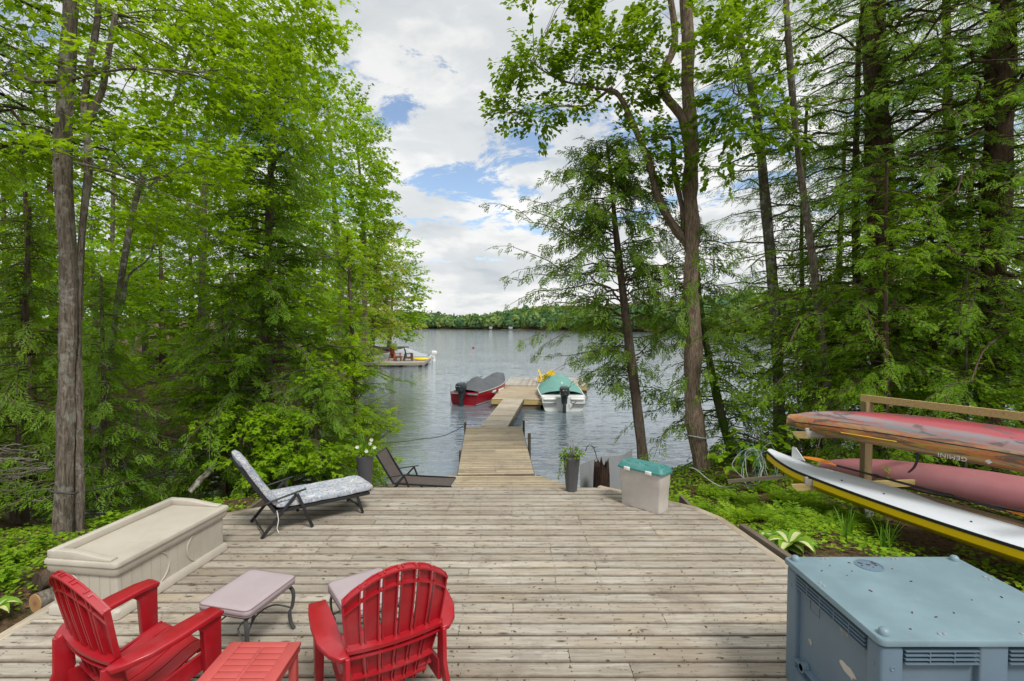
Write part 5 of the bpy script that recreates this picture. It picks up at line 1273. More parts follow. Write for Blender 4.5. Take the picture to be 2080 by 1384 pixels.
def top_kayak():
    A = W(1603, 848, 7.15); B = W(2080, 928, 5.3); d = (B-A).normalized()
    mt, t = material('sunset_kayak_plastic')
    oc = t.n('ShaderNodeTexCoord').outputs['Object']; z = t.n('ShaderNodeSeparateXYZ', ins={0: oc}).outputs[2]; x = t.n('ShaderNodeSeparateXYZ', ins={0: oc}).outputs[0]
    n = t.noise(t.mapping(oc, (1.1, 7, 7), rot=(0, R(22), 0)), 2.0, 6, .65, .9)
    n2 = t.noise(t.mapping(oc, (.9, 3, 3)), 1.2, 4, .6, .5)
    zz = t.math('ADD', z, t.math('MULTIPLY', t.math('SUBTRACT', n2, .5), .05))
    col = t.ramp(t.math('MULTIPLY_ADD', zz, 2.0, .35), [(.02, (.20, .16, .11)), (.20, (.38, .27, .05)), (.335, (.50, .31, .09)), (.50, (.50, .30, .15)), (.555, (.34, .29, .26)), (.59, (.25, .26, .28)), (.715, (.27, .27, .30)), (.76, (.36, .19, .19)), (.80, (.40, .075, .09)), (1, (.27, .045, .06))])
    st = t.math('MULTIPLY', t.ramp(n, [(.44, 0), (.50, 1), (.60, 0)]), t.ramp(z, [(.0, .8), (.16, .6), (.2, 0)]))
    col = t.mix(st, col, (.58, .115, .05)); col = t.mix(t.math('MULTIPLY', t.ramp(t.noise(t.mapping(oc, (1, 6, 6), loc=(3, 0, 0), rot=(0, R(24), 0)), 1.7, 5, .6, .8), [(.52, 0), (.57, .9)]), .85), col, (.10, .085, .085))
    finish(t, principled(t, color=col, rough=.34, normal=bump(t, n, .05, .004), coat=.25))
    L = 4.3
    root = empty('kayak', A+d*(L/2), math.atan2(d.y, d.x), 'upturned red, grey and orange kayak on the upper arms of the rack', 'kayak')
    tilt = math.asin(d.z); root.rotation_euler = (R(ROLL), -tilt, math.atan2(d.y, d.x)); root.location.z -= .03
    A2, B2 = Vector((-L/2, 0, 0)), Vector((L/2, 0, 0))
    secs, dd, sd, up = hull_secs(A2, B2, L, .60, .28, .19, tip=.10, roll=0, rocker=-.05, power=.40, n=44, m=24, endlift=-.03)
    mb = MB(); mb.loft(secs); mb.build('hull', mt, root, smooth=True)
    pts = [Vector(s[12]) for s in secs]; mb = MB(); mb.tube([p+Vector((0, -.0, 0)) for p in pts[1:-1]], .006, 5); mb.tube([Vector(s[0]) for s in secs][1:-1], .006, 5); mb.build('seam', M['black'], root, smooth=True)
    def onside(t, a):      # point on the visible flank
        i = t*44; k = int(i); s0, s1 = secs[k], secs[min(k+1, 44)]; j = a/(2*math.pi)*24; j0 = int(j) % 24; fr = j-int(j)
        p = Vector(s0[j0]).lerp(Vector(s0[(j0+1) % 24]), fr); q = Vector(s1[j0]).lerp(Vector(s1[(j0+1) % 24]), fr); return p.lerp(q, i-k)
    # the flank towards the deck and camera
    sgn = -1 if (Matrix.Rotation(math.atan2(d.y, d.x), 3, 'Z') @ Vector((0, -1, 0))).dot(Vector((-1, 0, 0))) > 0 else 1
    ang = 3.45 if abs(Vector(secs[22][12]).y-sgn*.33) < .2 else -.3
    mb = MB(); mb.tube([onside(tt, ang)+Vector((0, sgn*.006, -.005)) for tt in (.17, .2, .24, .28, .31)], .0055, 5); mb.build('bungee', plain('yellow_cord', (.75, .5, .05), .6), root, smooth=True)
    cu = D.curves.new('lettering', 'FONT'); cu.body = 'GEMINI'; cu.size = .075; cu.extrude = .0008; cu.space_character = 1.05; cu.align_x = 'CENTER'
    fo = D.objects.new('lettering', cu); cu.materials.append(M['white_plastic']); p = onside(.43, ang+.18*(1 if ang > 1 else -1))
    # upside down on the lower flank
    e1 = (onside(.47, ang+.2)-onside(.40, ang+.2)).normalized() if ang > 1 else (onside(.47, ang-.2)-onside(.40, ang-.2)).normalized()
    nrm = Vector((0, sgn, -.45)).normalized(); xx = -e1 if sgn < 0 else e1; yy = nrm.cross(xx).normalized()
    if yy.z > 0: xx = -xx; yy = -yy
    fo.matrix_local = Matrix.Translation(p+nrm*.012) @ Matrix([[xx.x, yy.x, nrm.x, 0], [xx.y, yy.y, nrm.y, 0], [xx.z, yy.z, nrm.z, 0], [0, 0, 0, 1]])
    bpy.context.view_layer.update(); C.objects.link(fo); bpy.context.view_layer.update(); me = D.meshes.new_from_object(fo.evaluated_get(bpy.context.evaluated_depsgraph_get())); ml = fo.matrix_local.copy(); D.objects.remove(fo); fo = D.objects.new('lettering', me); link(fo, root); fo.matrix_local = ml
    mb = MB(); c = onside(.50, ang+.18*(1 if ang > 1 else -1))+nrm*.012; mb.add([c+xx*.03, c+yy*.03, c-xx*.03, c-yy*.03], [(0, 1, 2, 3)]); mb.build('logo', M['white_plastic'], root)
    mb = MB(); q = onside(.345, 4.6); mb.ribbon(smooth_path([q+Vector((0, 0, .02)), q+Vector((.0, 0, -.10)), q+Vector((-.02, 0, -.19)), q+Vector((-.07, .0, -.27))], 4), .028, .004, side=(1, .2, 0)); mb.build('strap', M['black'], root)
top_kayak()
def white_board():
    A = W(1563, 932, 7.75); B = W(2080, 1098, 4.95); d = (B-A).normalized(); L = 4.4
    root = empty('paddle_board', A+d*(L/2), 0, 'long white topped board with a yellow hull on the lower arms of the rack', 'board')
    root.rotation_euler = (0, -math.asin(d.z), math.atan2(d.y, d.x))
    def sect(zt, zb, wf=1.0, n=40):
        top = []; 
        for i in range(n+1):
            t = i/n; w = .36*wf*max(.045, math.sin(math.pi*min(.99, max(.01, t)))**.50)
            lift = .10*(max(0, .18-t)/.18)**2
            top.append((t, w, lift))
        return top
    pr = sect(0, 0); X = lambda t: -L/2+L*t
    mb = MB(); secs = [[Vector((X(t), -w, .02+lf)), Vector((X(t), -w*.9, .045+lf)), Vector((X(t), -w*.3, .058+lf)), Vector((X(t), w*.3, .058+lf)), Vector((X(t), w*.9, .045+lf)), Vector((X(t), w, .02+lf))] for t, w, lf in pr]
    mb.loft(secs); mb.build('deck', M['board_white'], root, smooth=True)
    mb = MB(); secs = [[Vector((X(t), -w*1.004, .018+lf)), Vector((X(t), w*1.004, .018+lf)), Vector((X(t), w*.985, -.085+lf*.9)), Vector((X(t), w*.5, -.19*min(1, t*6+.3)*min(1, (1-t)*6+.3)+lf*.8)), Vector((X(t), -w*.5, -.19*min(1, t*6+.3)*min(1, (1-t)*6+.3)+lf*.8)), Vector((X(t), -w*.985, -.085+lf*.9))] for t, w, lf in pr]
    mb.loft(secs); mb.build('hull', M['yellow'], root, smooth=True)
    mb = MB()
    for s in (-1, 1): mb.ribbon([Vector((X(t), s*(w*1.006), .016+lf)) for t, w, lf in pr], .012, .034, side=(0, 1, 0))
    mb.build('rub_rail', M['black'], root, smooth=True)
    for t in (.28, .40, .60, .75):
        mb = MB(); mb.lathe([(.011, 0), (.011, .008), (.006, .012)], 10); o = mb.build('fitting', M['black'], root); o.location = (X(t), -.12, .056)
    mb = MB(); mb.loft([[Vector((X(.07)+a, .10, .10+b)) for a, b in ((0, 0), (.22, 0), (.06, .16), (.0, .16))], [Vector((X(.07)+a, .112, .10+b)) for a, b in ((0, 0), (.22, 0), (.06, .16), (.0, .16))]])
    mb.build('fin', M['white_gel'], root)
white_board()
def pink_hull():
    A = W(1668, 950, 8.3); B = W(2080, 1030, 6.15); d = (B-A).normalized(); L = 4.6
    root = empty('canoe', A+d*(L/2), 0, 'faded pink red upturned canoe hull behind the rack post', 'canoe'); root.rotation_euler = (0, -math.asin(d.z), math.atan2(d.y, d.x))
    secs, *_ = hull_secs(Vector((-L/2, 0, 0)), Vector((L/2, 0, 0)), L, .72, .34, .05, tip=.30, rocker=-.03, power=.45, n=40, m=22)
    mb = MB(); mb.loft(secs); mb.build('hull', M['pink_hull'], root, smooth=True)
    mb = MB(); 
    for k in (0, 11): mb.tube([Vector(s[k]) for s in secs[1:-1]], .014, 6)
    mb.build('gunwale', M['black'], root, smooth=True)
pink_hull()
def paddle_and_plank():
    a = W(1700, 946, 7.0); b = W(2045, 1038, 5.35); d = (b-a).normalized()
    root = empty('kayak_paddle', a, 0, 'black shafted paddle with orange blades lying along the white board', 'paddle'); o = a
    mb = MB(); mb.tube([a-o, b-o], .015, 10); mb.build('shaft', M['black'], root, smooth=True)
    for t in (.28, .72):
        mb = MB(); c = (b-a)*t; mb.tube([c-d*.03, c+d*.03], .023, 10); mb.build('drip_ring', M['black'], root, smooth=True)
    for (p, s) in ((a-o, -1), (b-o, 1)):
        mb = MB(); secs = []; side = Vector((-d.y, d.x, 0)).normalized()
        for k, (t, w) in enumerate(((0, .018), (.06, .03), (.14, .075), (.26, .10), (.38, .095), (.46, .06), (.49, .02))):
            c = p+d*(s*t)+Vector((0, 0, .012*math.sin(t*6)))
            secs.append([c-side*w, c+Vector((0, 0, .008)), c+side*w, c-Vector((0, 0, .006))])
        mb.loft(secs); mb.build('blade', M['orange'], root, smooth=True)
    a = W(1690, 958, 7.0); b = W(2080, 1062, 5.2); d = (b-a).normalized()
    root = empty('plank', a, math.atan2(d.y, d.x), 'weathered brown plank lying beside the white board', 'plank')
    mb = MB(); L = 3.4; mb.box((L/2, 0, -.03), (L, .16, .035)); o = mb.build('board', wood('brown_plank', (.13, .085, .05), (.30, .21, .13), world_stain=False), root, bevel=.003); root.rotation_euler = (0, -math.asin(d.z), math.atan2(d.y, d.x))
paddle_and_plank()

# ================================================================ BOATS AFLOAT
def runabout(label, loc, rz, L, Wd, sheer, bowh, hullm, coverm, peaks, name='motor_boat', trimm='alu', engine='dark_blue', under='white_gel', stripe=None, covfrom=.06):
    root = empty(name, loc, rz, label, 'boat')    # local: stern at x=0, bow +x, water z=0
    n = 22; secs = []; shr = []
    for i in range(n+1):
        t = i/n; w = Wd/2*(1-max(0, (t-.42)/.58)**2.3*.97)*(.93+.07*math.sin(t*3)); z = sheer+(bowh-sheer)*t**2; ch = w*(.86-.45*max(0, t-.4)); kz = -.16+(.5*max(0, t-.75)/.25)**2*1.6*.25*4
        x = L*t+.06*(z)*t; zc = .02+.30*max(0, t-.45)**1.3
        kz = min(kz, z-.1)
        x2 = L*t*(1-.0*t)
        secs.append([Vector((x2-.10*(t > .97), 0, kz)), Vector((x2-.05*t, ch, zc)), Vector((x, w*.97, (z+zc)/2)), Vector((x, w, z)), Vector((x, w-.05, z)), Vector((x, 0, z-.02)), Vector((x, -w+.05 if w > .06 else 0, z)), Vector((x, -w, z)), Vector((x, -w*.97, (z+zc)/2)), Vector((x2-.05*t, -ch, zc))]); shr.append((x, w, z))
    mb = MB(); mb.loft(secs); hull = mb.build('hull', M[hullm], root, smooth=True)
    for s in (-1, 1):
        mb = MB(); mb.tube([Vector((x, s*w, z+.005)) for x, w, z in shr], .022, 6); mb.build('gunwale', M[trimm], hull, smooth=True)
        if stripe:
            mb = MB(); mb.ribbon([Vector((secs[i][9 if s < 0 else 1].x-.02, secs[i][9 if s < 0 else 1].y+s*.012, secs[i][1].z+.03)) for i in range(n)], .02, .05, side=(0, 1, 0)); mb.build('stripe', M[stripe], hull, smooth=True)
    # cover stretched over props
    mb = MB(); nx, ny = 34, 13; idx = []; vs = []
    for i in range(nx+1):
        t = covfrom+(.985-covfrom)*i/nx; k = min(n-1, int(t*n)); f = t*n-k; x = shr[k][0]*(1-f)+shr[k+1][0]*f; w = shr[k][1]*(1-f)+shr[k+1][1]*f; z = shr[k][2]*(1-f)+shr[k+1][2]*f
        for j in range(ny+1):
            v = -1+2*j/ny; y = (w+.012)*v; hh = 0
            for (px, py, ph, pw) in peaks:
                dd = math.hypot((x-px)/pw, (y-py)/(pw*1.0)); hh = max(hh, ph*max(0, 1-dd)**1.0*.75+ph*.25*math.exp(-dd*dd*2))
            edge = (1-abs(v)**3)
            zz = z+.03+hh*edge-.035*(abs(v) > .99)+(.012*math.sin(x*7+v*5)+.018*abs(math.sin(x*3.1+v*2.2+math.sin(v*4)*.8))+.010*math.sin(x*13-v*9))*edge
            vs.append((x, y, zz))
    fs = [(i*(ny+1)+j, i*(ny+1)+j+1, (i+1)*(ny+1)+j+1, (i+1)*(ny+1)+j) for i in range(nx) for j in range(ny)]
    mb.add(vs, fs); mb.build('cover', M[coverm], root, smooth=True)
    # outboard
    e = empty('outboard_motor', (0, 0, 0)); e.parent = root; e.location = (-.10, .0, -.12*sheer); e.scale = (1.4, 1.4, 1.22)
    mb = MB(); q = []
    for (z, a, b, dx) in ((sheer+.02, .15, .12, 0), (sheer+.08, .20, .15, -.02), (sheer+.22, .22, .16, -.03), (sheer+.33, .20, .15, -.02), (sheer+.38, .12, .10, 0)):
        q.append([Vector((dx-.12+a*math.copysign(abs(math.cos(t))**.6, math.cos(t)), b*math.copysign(abs(math.sin(t))**.6, math.sin(t)), z)) for t in [2*math.pi*k/16 for k in range(16)]])
    mb.loft(q); mb.build('cowl', M[engine], e, smooth=True)
    mb = MB(); mb.lathe([(.09, sheer-.28), (.10, sheer-.1), (.12, sheer+.02)], 12, c=(-.12, 0, 0)); mb.loft([[Vector((-.12+a, b*.05, z)) for a, b in ((-.10, -1), (.08, -1), (.08, 1), (-.10, 1))] for z in (-.45, sheer-.25)]); mb.box((-.04, 0, sheer-.08), (.14, .18, .24)); mb.build('leg', M[engine], e, bevel=.01)
    mb = MB(); mb.box((-.355, 0, sheer+.24), (.004, .14, .05)); mb.build('decal', M['white_gel'], e)
    return root
rb = runabout('red aluminium fishing boat under a dark grey cover, moored left of the floating dock', (-2.36, 24.1, 0), math.atan2(4.75, 1.95), 4.9, 1.66, .62, .92, 'boat_red', 'cover_grey',
              [(1.35, -.05, .62, 1.2), (3.9, 0, .42, 1.6), (2.7, 0, .30, 1.6)], stripe='alu', covfrom=.05)
def red_boat_fittings():
    r = rb
    mb = MB(); mb.box((-.045, -.48, .56), (.05, .56, .06)); mb.box((-.045, .5, .56), (.05, .4, .06)); mb.build('transom_cap', M['alu'], r, bevel=.005)
    mb = MB(); mb.tube([(3.0, .75, .85), (3.1, .66, 1.02)], .02, 6); mb.tube([(2.7, .80, .98), (3.4, .6, 1.08)], .018, 6); mb.lathe([(.06, .92), (.09, .98), (.05, 1.06)], 10, c=(2.7, .80, 0)); mb.build('bow_motor', M['black'], r, smooth=True)
    mb = MB(); mb.box((4.35, .1, 1.03), (.5, .28, .12)); mb.build('bow_gear', M['black'], r, bevel=.03)
    mb = MB(); mb.tube([(-.02, .72, -.1), (-.02, .72, 1.0)], .012, 6); mb.build('pole', M['panel_grey'], r)
    for k in range(3):
        mb = MB(); x = 2.4+k*.30; mb.box((x, -.84+.03*k, .50), (.20, .006, .10)); mb.build('registration_mark', M['white_gel'], r)
    mb = MB(); mb.box((1.75, -.845, .52), (.45, .006, .09)); mb.build('registration_mark', M['white_gel'], r)
red_boat_fittings()
wb = runabout('white motor boat under a teal cover, moored right of the floating dock', (2.36, 22.35, 0), R(90), 5.1, 2.12, .66, .95, 'white_gel', 'cover_teal', [(2.9, 0, .62, 1.9), (1.4, 0, .28, 1.6), (2.2, 0, .4, 1.6)], trimm='white_plastic', covfrom=.13)
def white_boat_fittings():
    mb = MB(); mb.box((.12, .62, .56), (.35, .62, .12)); mb.box((.12, -.62, .56), (.35, .62, .12)); mb.build('stern_deck', M['white_gel'], wb, bevel=.04)
    mb = MB(); mb.box((-.08, .66, .37), (.10, .62, .02)); mb.build('rub_strip', M['black'], wb); mb = MB(); mb.box((-.08, -.70, .34), (.10, .60, .02)); mb.build('rub_strip', M['black'], wb)
    mb = MB(); 
    for k in range(3): mb.box((-.345, -.14, .80+k*.07), (.008, .05, .03), Matrix.Rotation(R(25), 3, 'X'))
    mb.build('cowl_stripes', M['white_gel'], wb)
    mb = MB(); mb.tube(smooth_path([(-.1, -.3, .45), (-.2, -.4, .38), (-.12, -.55, .46)], 4), .02, 6); mb.build('hose', M['black'], wb, smooth=True)
    mb = MB(); mb.tube([(1.0, 0, .9), (.7, .02, 1.2)], .012, 6); mb.lathe([(.03, 1.17), (.045, 1.21), (.02, 1.26)], 8, c=(.7, .02, 0)); mb.build('stern_light', M['white_plastic'], wb)
white_boat_fittings()

yc = adirondack('bright yellow adirondack chair on the far wing of the floating dock', M['yellow_chair'], None); yc.location = (1.72, 29.4, .475); yc.rotation_euler = (0, 0, R(-100)); yc.scale = (.86,)*3
y2 = copy_tree(yc); tag(y2, 'second yellow adirondack chair, nearer and partly behind the teal covered boat'); y2['group'] = 'yellow adirondack chairs'; yc['group'] = 'yellow adirondack chairs'; y2.location = (2.25, 28.7, .475); y2.rotation_euler = (0, 0, R(150))

# ================================================================ NEIGHBOUR'S DOCKS
nd = wooden('dock', 'neighbouring grey dock with two tall chairs on the left shore', 'dock', [(-3.1, 0), (-3.1, 5.4), (3.0, 5.4), (3.0, 0)], .45, .14, M['grey_wood'], 31, rz=0, loc=(-11.1, 45.2), fas=.22, fmat='grey_wood', sr=0, lens=(8, 9))
nd.rotation_euler = (0, 0, R(3))
mb = MB()
for x in (-2.5, 0, 2.6): mb.box((x, .3, -.5), (.3, .3, .5)); mb.box((x, 5, -.5), (.3, .3, .5))
mb.build('float', M['dark_wood'], nd)
wooden('dock', 'farther grey dock standing higher on the left shore beyond the first', 'dock', [(-3.3, 0), (-3.3, 2.2), (3.0, 2.2), (3.0, 0)], .62, .16, M['grey_wood'], 32, loc=(-18.6, 72), fas=.3, fmat='grey_wood', sr=0, lens=(8, 9), posts=((-2, .2, -1.5, -.1, .12), (2.6, .2, -1.5, -.1, .12)))
def ndock_things():
    m1 = plain('terracotta_paint', (.38, .10, .055), .6); m2 = plain('dark_brown_paint', (.10, .055, .04), .6)
    c = adirondack('terracotta adirondack chair on the neighbouring dock, facing the lake', m1, None); c.location = (-11.45, 47.3, .46); c.rotation_euler = (0, 0, R(-40)); c.scale = (1.35,)*3
    c = adirondack('dark brown adirondack chair on the neighbouring dock, beside the yellow kayak', m2, None); c.location = (-10.1, 47.0, .46); c.rotation_euler = (0, 0, R(-70)); c.scale = (1.35,)*3
    t = empty('side_table', (-10.75, 46.6, .46), 0, 'low dark table between the two chairs on the neighbouring dock', 'table')
    mb = MB(); mb.box((0, 0, .42), (.6, .5, .04)); mb.build('top', m2, t)
    for sx in (-1, 1):
        for sy in (-1, 1): mb = MB(); mb.box((sx*.25, sy*.2, .2), (.05, .05, .4)); mb.build('leg', m2, t)
    A = Vector((-9.6, 47.5, .62)); secs, *_ = hull_secs(A, A+Vector((1, .05, 0)), 1.55, .55, .16, .12, n=16, m=12)
    mb = MB(); mb.loft(secs); o = mb.build('kayak', M['yellow'], None, smooth=True); tag(o, 'yellow kayak lying on the neighbouring dock', 'kayak')
    b = runabout('pale covered boat moored behind the neighbouring dock', (-8.6, 52.5, 0), R(176), 5.2, 1.9, .6, .75, 'white_gel', 'cover_pale', [(2.8, 0, .75, 2.2), (1.2, 0, .2, 1.2)], engine='white_gel', trimm='white_plastic')
    r = empty('buoy', (-6.3, 80, 0), 0, 'small red mooring buoy afloat in the open lake', 'buoy')
    mb = MB(); mb.lathe([(.02, -.2), (.16, -.1), (.2, .05), (.15, .2), (.03, .26)], 14); mb.build('ball', M['boat_red'], r, smooth=True); mb = MB(); mb.lathe([(.03, .25), (.03, .33)], 6); mb.build('ring', M['black'], r)
    rng = random.Random(6)
    for k in range(9):
        x = -16.8+rng.uniform(-1.2, 2.6); y = 55+rng.uniform(-3, 3); mb = MB(); bm = bmesh.new(); bmesh.ops.create_icosphere(bm, subdivisions=2, radius=1)
        for v in bm.verts: v.co *= 1+.22*math.sin(v.co.x*3+k)*math.cos(v.co.y*4+k*2); v.co.z *= .6
        me = D.meshes.new('shore_rock'); bm.to_mesh(me); bm.free(); me.materials.append(M['rock']); o = D.objects.new('shore_rock', me); o.location = (x, y, .1); s = rng.uniform(.35, .8); o.scale = (s, s, s); o.rotation_euler = (0, 0, rng.uniform(0, 6)); link(o); tag(o, 'pale rounded rock among the shore rocks between the two neighbouring docks', 'rock', 'rocks on the left shore')
ndock_things()
def cottages():
    for (x, y, w, lb) in [q for q in ((-14.5, 334, 1.6, 'small grey boathouse on the far shore, left of centre'), (-1.0, 323, 2.2, 'pale boathouse with a lifted roof on the far shore, at the centre'), (18.5, 301, 1.6, 'white boathouse on the far shore, behind the yellow chairs')) if q[0] < 5]:
        r = empty('boathouse', (x, y, .4), .2, lb, 'boathouse'); mb = MB(); mb.box((0, 0, .5), (w, 2.5, 1.0)); mb.build('wall', M['panel_grey'], r)
        mb = MB(); mb.loft([[Vector((sx, -1.4, 1.0)), Vector((sx, 0, 1.6)), Vector((sx, 1.4, 1.0))] for sx in (-w/2-.3, w/2+.3)]); mb.build('roof', M['panel_grey'], r); mb = MB(); mb.box((0, -1.27, .45), (.8, .04, .8)); mb.build('door', M['panel_grey'], r)
cottages()

# ================================================================ SMALL THINGS AT THE SHORE
def hook():
    r = empty('shepherd_hook', G(1216, 965, 1.2), 0, 'black wrought shepherd hook standing behind the right planter', 'plant hook'); o = Vector(r.location); Y = 7.6
    P = [W(1220, 960, Y), W(1212, 930, Y), W(1207, 913, Y), W(1200, 904, Y), W(1193, 907, Y), W(1190, 915, Y), W(1187, 916, Y)]
    r.location = (P[0].x, P[0].y, gz(P[0].x, P[0].y)); o = Vector(r.location)
    mb = MB(); mb.tube(smooth_path([Vector((0, 0, 0))]+[p-o for p in P], 5), .006, 6); mb.build('rod', M['black'], r, smooth=True)
hook()
def panel():
    a, b = W(1178, 944, 7.55), W(1262, 925, 8.1); r = empty('panel', (a.x, a.y, 1.1), 0, 'grey curved sheet panel standing behind the deck by the stump', 'panel'); o = Vector(r.location)
    top = smooth_path([a, a.lerp(b, .5)+Vector((.0, .1, .02)), b, b+Vector((.25, .3, .02))], 4); secs = []
    for p in top:
        q = p-o; secs.append([Vector((q.x, q.y, -.45)), Vector((q.x, q.y, q.z)), Vector((q.x+.01, q.y+.025, q.z)), Vector((q.x+.01, q.y+.025, -.45))])
    mb = MB(); mb.loft(secs); mb.build('sheet', M['panel_grey'], r, smooth=True)
panel()
def stump():
    p = W(1222, 960, 7.35); r = empty('tree_stump', (p.x, p.y, gz(p.x, p.y)-.05), 0, 'jagged dark rotten stump between the planter and the teal lidded bin', 'stump'); rng = random.Random(8)
    mb = MB(); n = 26; secs = []; H = W(1215, 938, 7.35).z-r.location.z; jag = [rng.uniform(-.09, .06) for _ in range(n)]
    for k, (rad, h) in enumerate(((.16, 0), (.13, .2), (.125, H*.6), (.12, H*.85), (.105, H), (.07, H-.08), (.04, H-.18))):
        secs.append([Vector((math.cos(6.283*i/n)*rad*(1+.13*jag[i]*8), math.sin(6.283*i/n)*rad*(1+.13*jag[i]*8), h+(jag[i] if k in (4, 5) else 0))) for i in range(n)])
    mb.loft(secs); mb.build('trunk', M['stump'], r)
stump()
def logs():
    end, t = material('cut_log_end'); oc = t.n('ShaderNodeTexCoord').outputs['Object']
    w = t.n('ShaderNodeTexWave', wave_type='RINGS', rings_direction='X', ins={'Vector': oc, 'Scale': 22.0, 'Distortion': 2.5, 'Detail': 3}).outputs[1]
    rad = t.n('ShaderNodeVectorMath', operation='LENGTH', ins={0: t.mapping(oc, (0, 1, 1))}).outputs[1]
    col = t.mix(t.ramp(w, [(.3, 0), (.8, .5)]), t.ramp(rad, [(.0, (.16, .08, .035)), (.03, (.36, .19, .075)), (.075, (.42, .25, .11))]), (.24, .12, .05)); finish(t, principled(t, color=col, rough=.85))
    def log(a, b, r, lab, bk='bark_maple', cut=True):
        d = (b-a); L = d.length; root = empty('log', a, 0, lab, 'log'); root.rotation_euler = (0, -math.asin(d.z/L), math.atan2(d.y, d.x))
        mb = MB(); rng = random.Random(int(L*1000)); mb.tube([(L*k/8, rng.uniform(-.008, .008), rng.uniform(-.008, .008)) for k in range(9)], [r*rng.uniform(.95, 1.05) for k in range(9)], 16, cap=True); mb.build('bark', M[bk], root, smooth=True)
        if cut: mb = MB(); mb.tube([(-.004, 0, 0), (.004, 0, 0)], r*.97, 20); mb.build('cut_end', end, root)
    a = G(72, 1226, 1.66); log(a, a+Vector((.30, .95, -.02)), .078, 'cut log with an orange sawn end beside the beige chest')
    a = G(70, 1188, 1.62); log(a+Vector((-.02, .05, 0)), a+Vector((.35, .9, .0)), .09, 'dark bark covered log behind the sawn one', 'bark_hemlock', False)
    a = W(384, 1000, 8.6); b = W(436, 946, 9.0); log(a, b+(b-a)*.0, .055, 'short leaning dead trunk sticking up behind the beige chest', 'bark_birch', False)
logs()
def twigs_pile():
    rng = random.Random(12); root = empty('fallen_branches', W(290, 820, 17), 0, 'tangle of bare fallen branches on the bank beyond the inlet', 'fallen branches'); o = Vector(root.location); mb = MB()
    for k in range(70):
        p = W(rng.uniform(235, 350), rng.uniform(760, 900), rng.uniform(15.5, 17.5))-o; a = rng.uniform(-1, 1); L = rng.uniform(.5, 1.7); d = Vector((math.cos(a)*rng.choice((-1, 1)), rng.uniform(-.3, .3), rng.uniform(-.5, .6))).normalized()
        mb.tube([p, p+d*L*.5+Vector((0, 0, rng.uniform(-.1, .1))), p+d*L], [.022, .014, .004], 4)
    mb.build('branches', M['twig'], root, kind='stuff')
    # bare dead boughs of the shaded left wood
    root = empty('fallen_branches', W(60, 950, 8), 0, 'bare grey dead twigs hanging low left of the double trunk maple', 'dead branches'); o = Vector(root.location); mb = MB()
    for k in range(60):
        p = W(rng.uniform(-20, 120), rng.uniform(900, 1010), rng.uniform(7.2, 8.6))-o; a = rng.uniform(2.4, 3.8); L = rng.uniform(.4, 1.1); pts = [p]
        for j in range(5): pts.append(pts[-1]+Vector((math.cos(a)*L/5, rng.uniform(-.05, .05), rng.uniform(-.08, .03))))
        mb.tube(pts, [.008, .007, .006, .004, .003, .0015], 4)
    mb.build('branches', M['twig'], root, kind='stuff')
twigs_pile()
def ropes():
    def rope(name, label, pts, r, mat, k=8):
        mb = MB(); p = smooth_path(pts, k); o = Vector(p[0]); mb.tube([q-o for q in p], r, 6); ob = mb.build(name, M[mat], None, smooth=True); ob.location = o; tag(ob, label, 'rope')
    rope('rope', 'dark mooring line sagging from the dock post to the left shore', [W(948, 862, 15.0), W(905, 884, 14.3), W(850, 893, 13.6), W(780, 899, 12.8), W(640, 888, 11.6), W(520, 893, 10.7), W(330, 960, 9.0), W(165, 1002, 6.95)], .011, 'rope_dark')
    rope('rope', 'dark line tied around the base of the double trunk maple', [W(158, 1000, 6.6), W(150, 1003, 6.45), W(130, 1002, 6.42), W(108, 1000, 6.45), W(100, 996, 6.6)], .014, 'rope_dark', 4)
    for k, (v, lab) in enumerate(((885, 'pale green rope looped high on the forked maple trunk'), (952, 'grey rope looped low on the forked maple trunk'))):
        c = W(1417+k*11, v, 10.6); pts = [c+Vector((math.cos(a)*.225, math.sin(a)*.225, .02*math.sin(a*2+k))) for a in [6.3*j/16 for j in range(17)]]; rope('rope', lab, pts, .014, 'rope_pale', 2)
    # tangle of ropes on the stub by the rack
    rng = random.Random(4)
    labs = ['green', 'pale', 'pale', 'green', 'pale', 'pale']
    root = empty('rope_coil', W(1560, 950, 8.9), 0, 'tangle of green and pale ropes hanging by the nose of the white board', 'ropes'); o = Vector(root.location)
    for k in range(9):
        u, v = 1545+rng.uniform(-28, 22), 950+rng.uniform(-12, 12); rx, rz_ = rng.uniform(14, 34), rng.uniform(22, 46); ph = rng.uniform(0, 6); pts = []
        for j in range(15):
            a = ph+j*.52; pts.append(W(u+rx*math.cos(a)+rng.uniform(-4, 4), v+rz_*math.sin(a)+rng.uniform(-4, 4), 8.9+.12*math.sin(a*1.3+k))-o)
        mb = MB(); mb.tube(smooth_path(pts, 3), .0055, 5); mb.build('rope_loop', M['rope_green' if k % 3 == 0 else 'rope_pale'], root, smooth=True)
    rope('rope', 'pale hose trailing over the ground from the rope tangle to the bin', [W(1545, 1000, 8.7), W(1510, 985, 8.8), W(1470, 990, 8.9), W(1440, 975, 9.1), W(1415, 955, 9.3), W(1400, 950, 9.5)], .009, 'rope_pale')
    mb = MB(); 
    p = W(1478, 978, 8.8); q = W(1590, 968, 8.6); mb.bar(p, q, .06, .05); o = mb.build('plank', M['dark_wood'], None); tag(o, 'weathered brown pole lying on the ground below the rope tangle', 'pole')
ropes()
def edging():
    mb = MB(); a = Vector((2.655, 5.62, 1.66)); b = Vector((2.80, 4.62, 1.66)); L = (b-a).length; mb.box((L/2, 0, -.02), (L, .07, .10)); o = mb.build('edging_timber', M['dark_wood'], None, bevel=.006); o.location = a; o.rotation_euler = (0, 0, math.atan2(b.y-a.y, b.x-a.x)); tag(o, 'dark weathered timber edging the deck beside the hostas', 'edging timber')
edging()
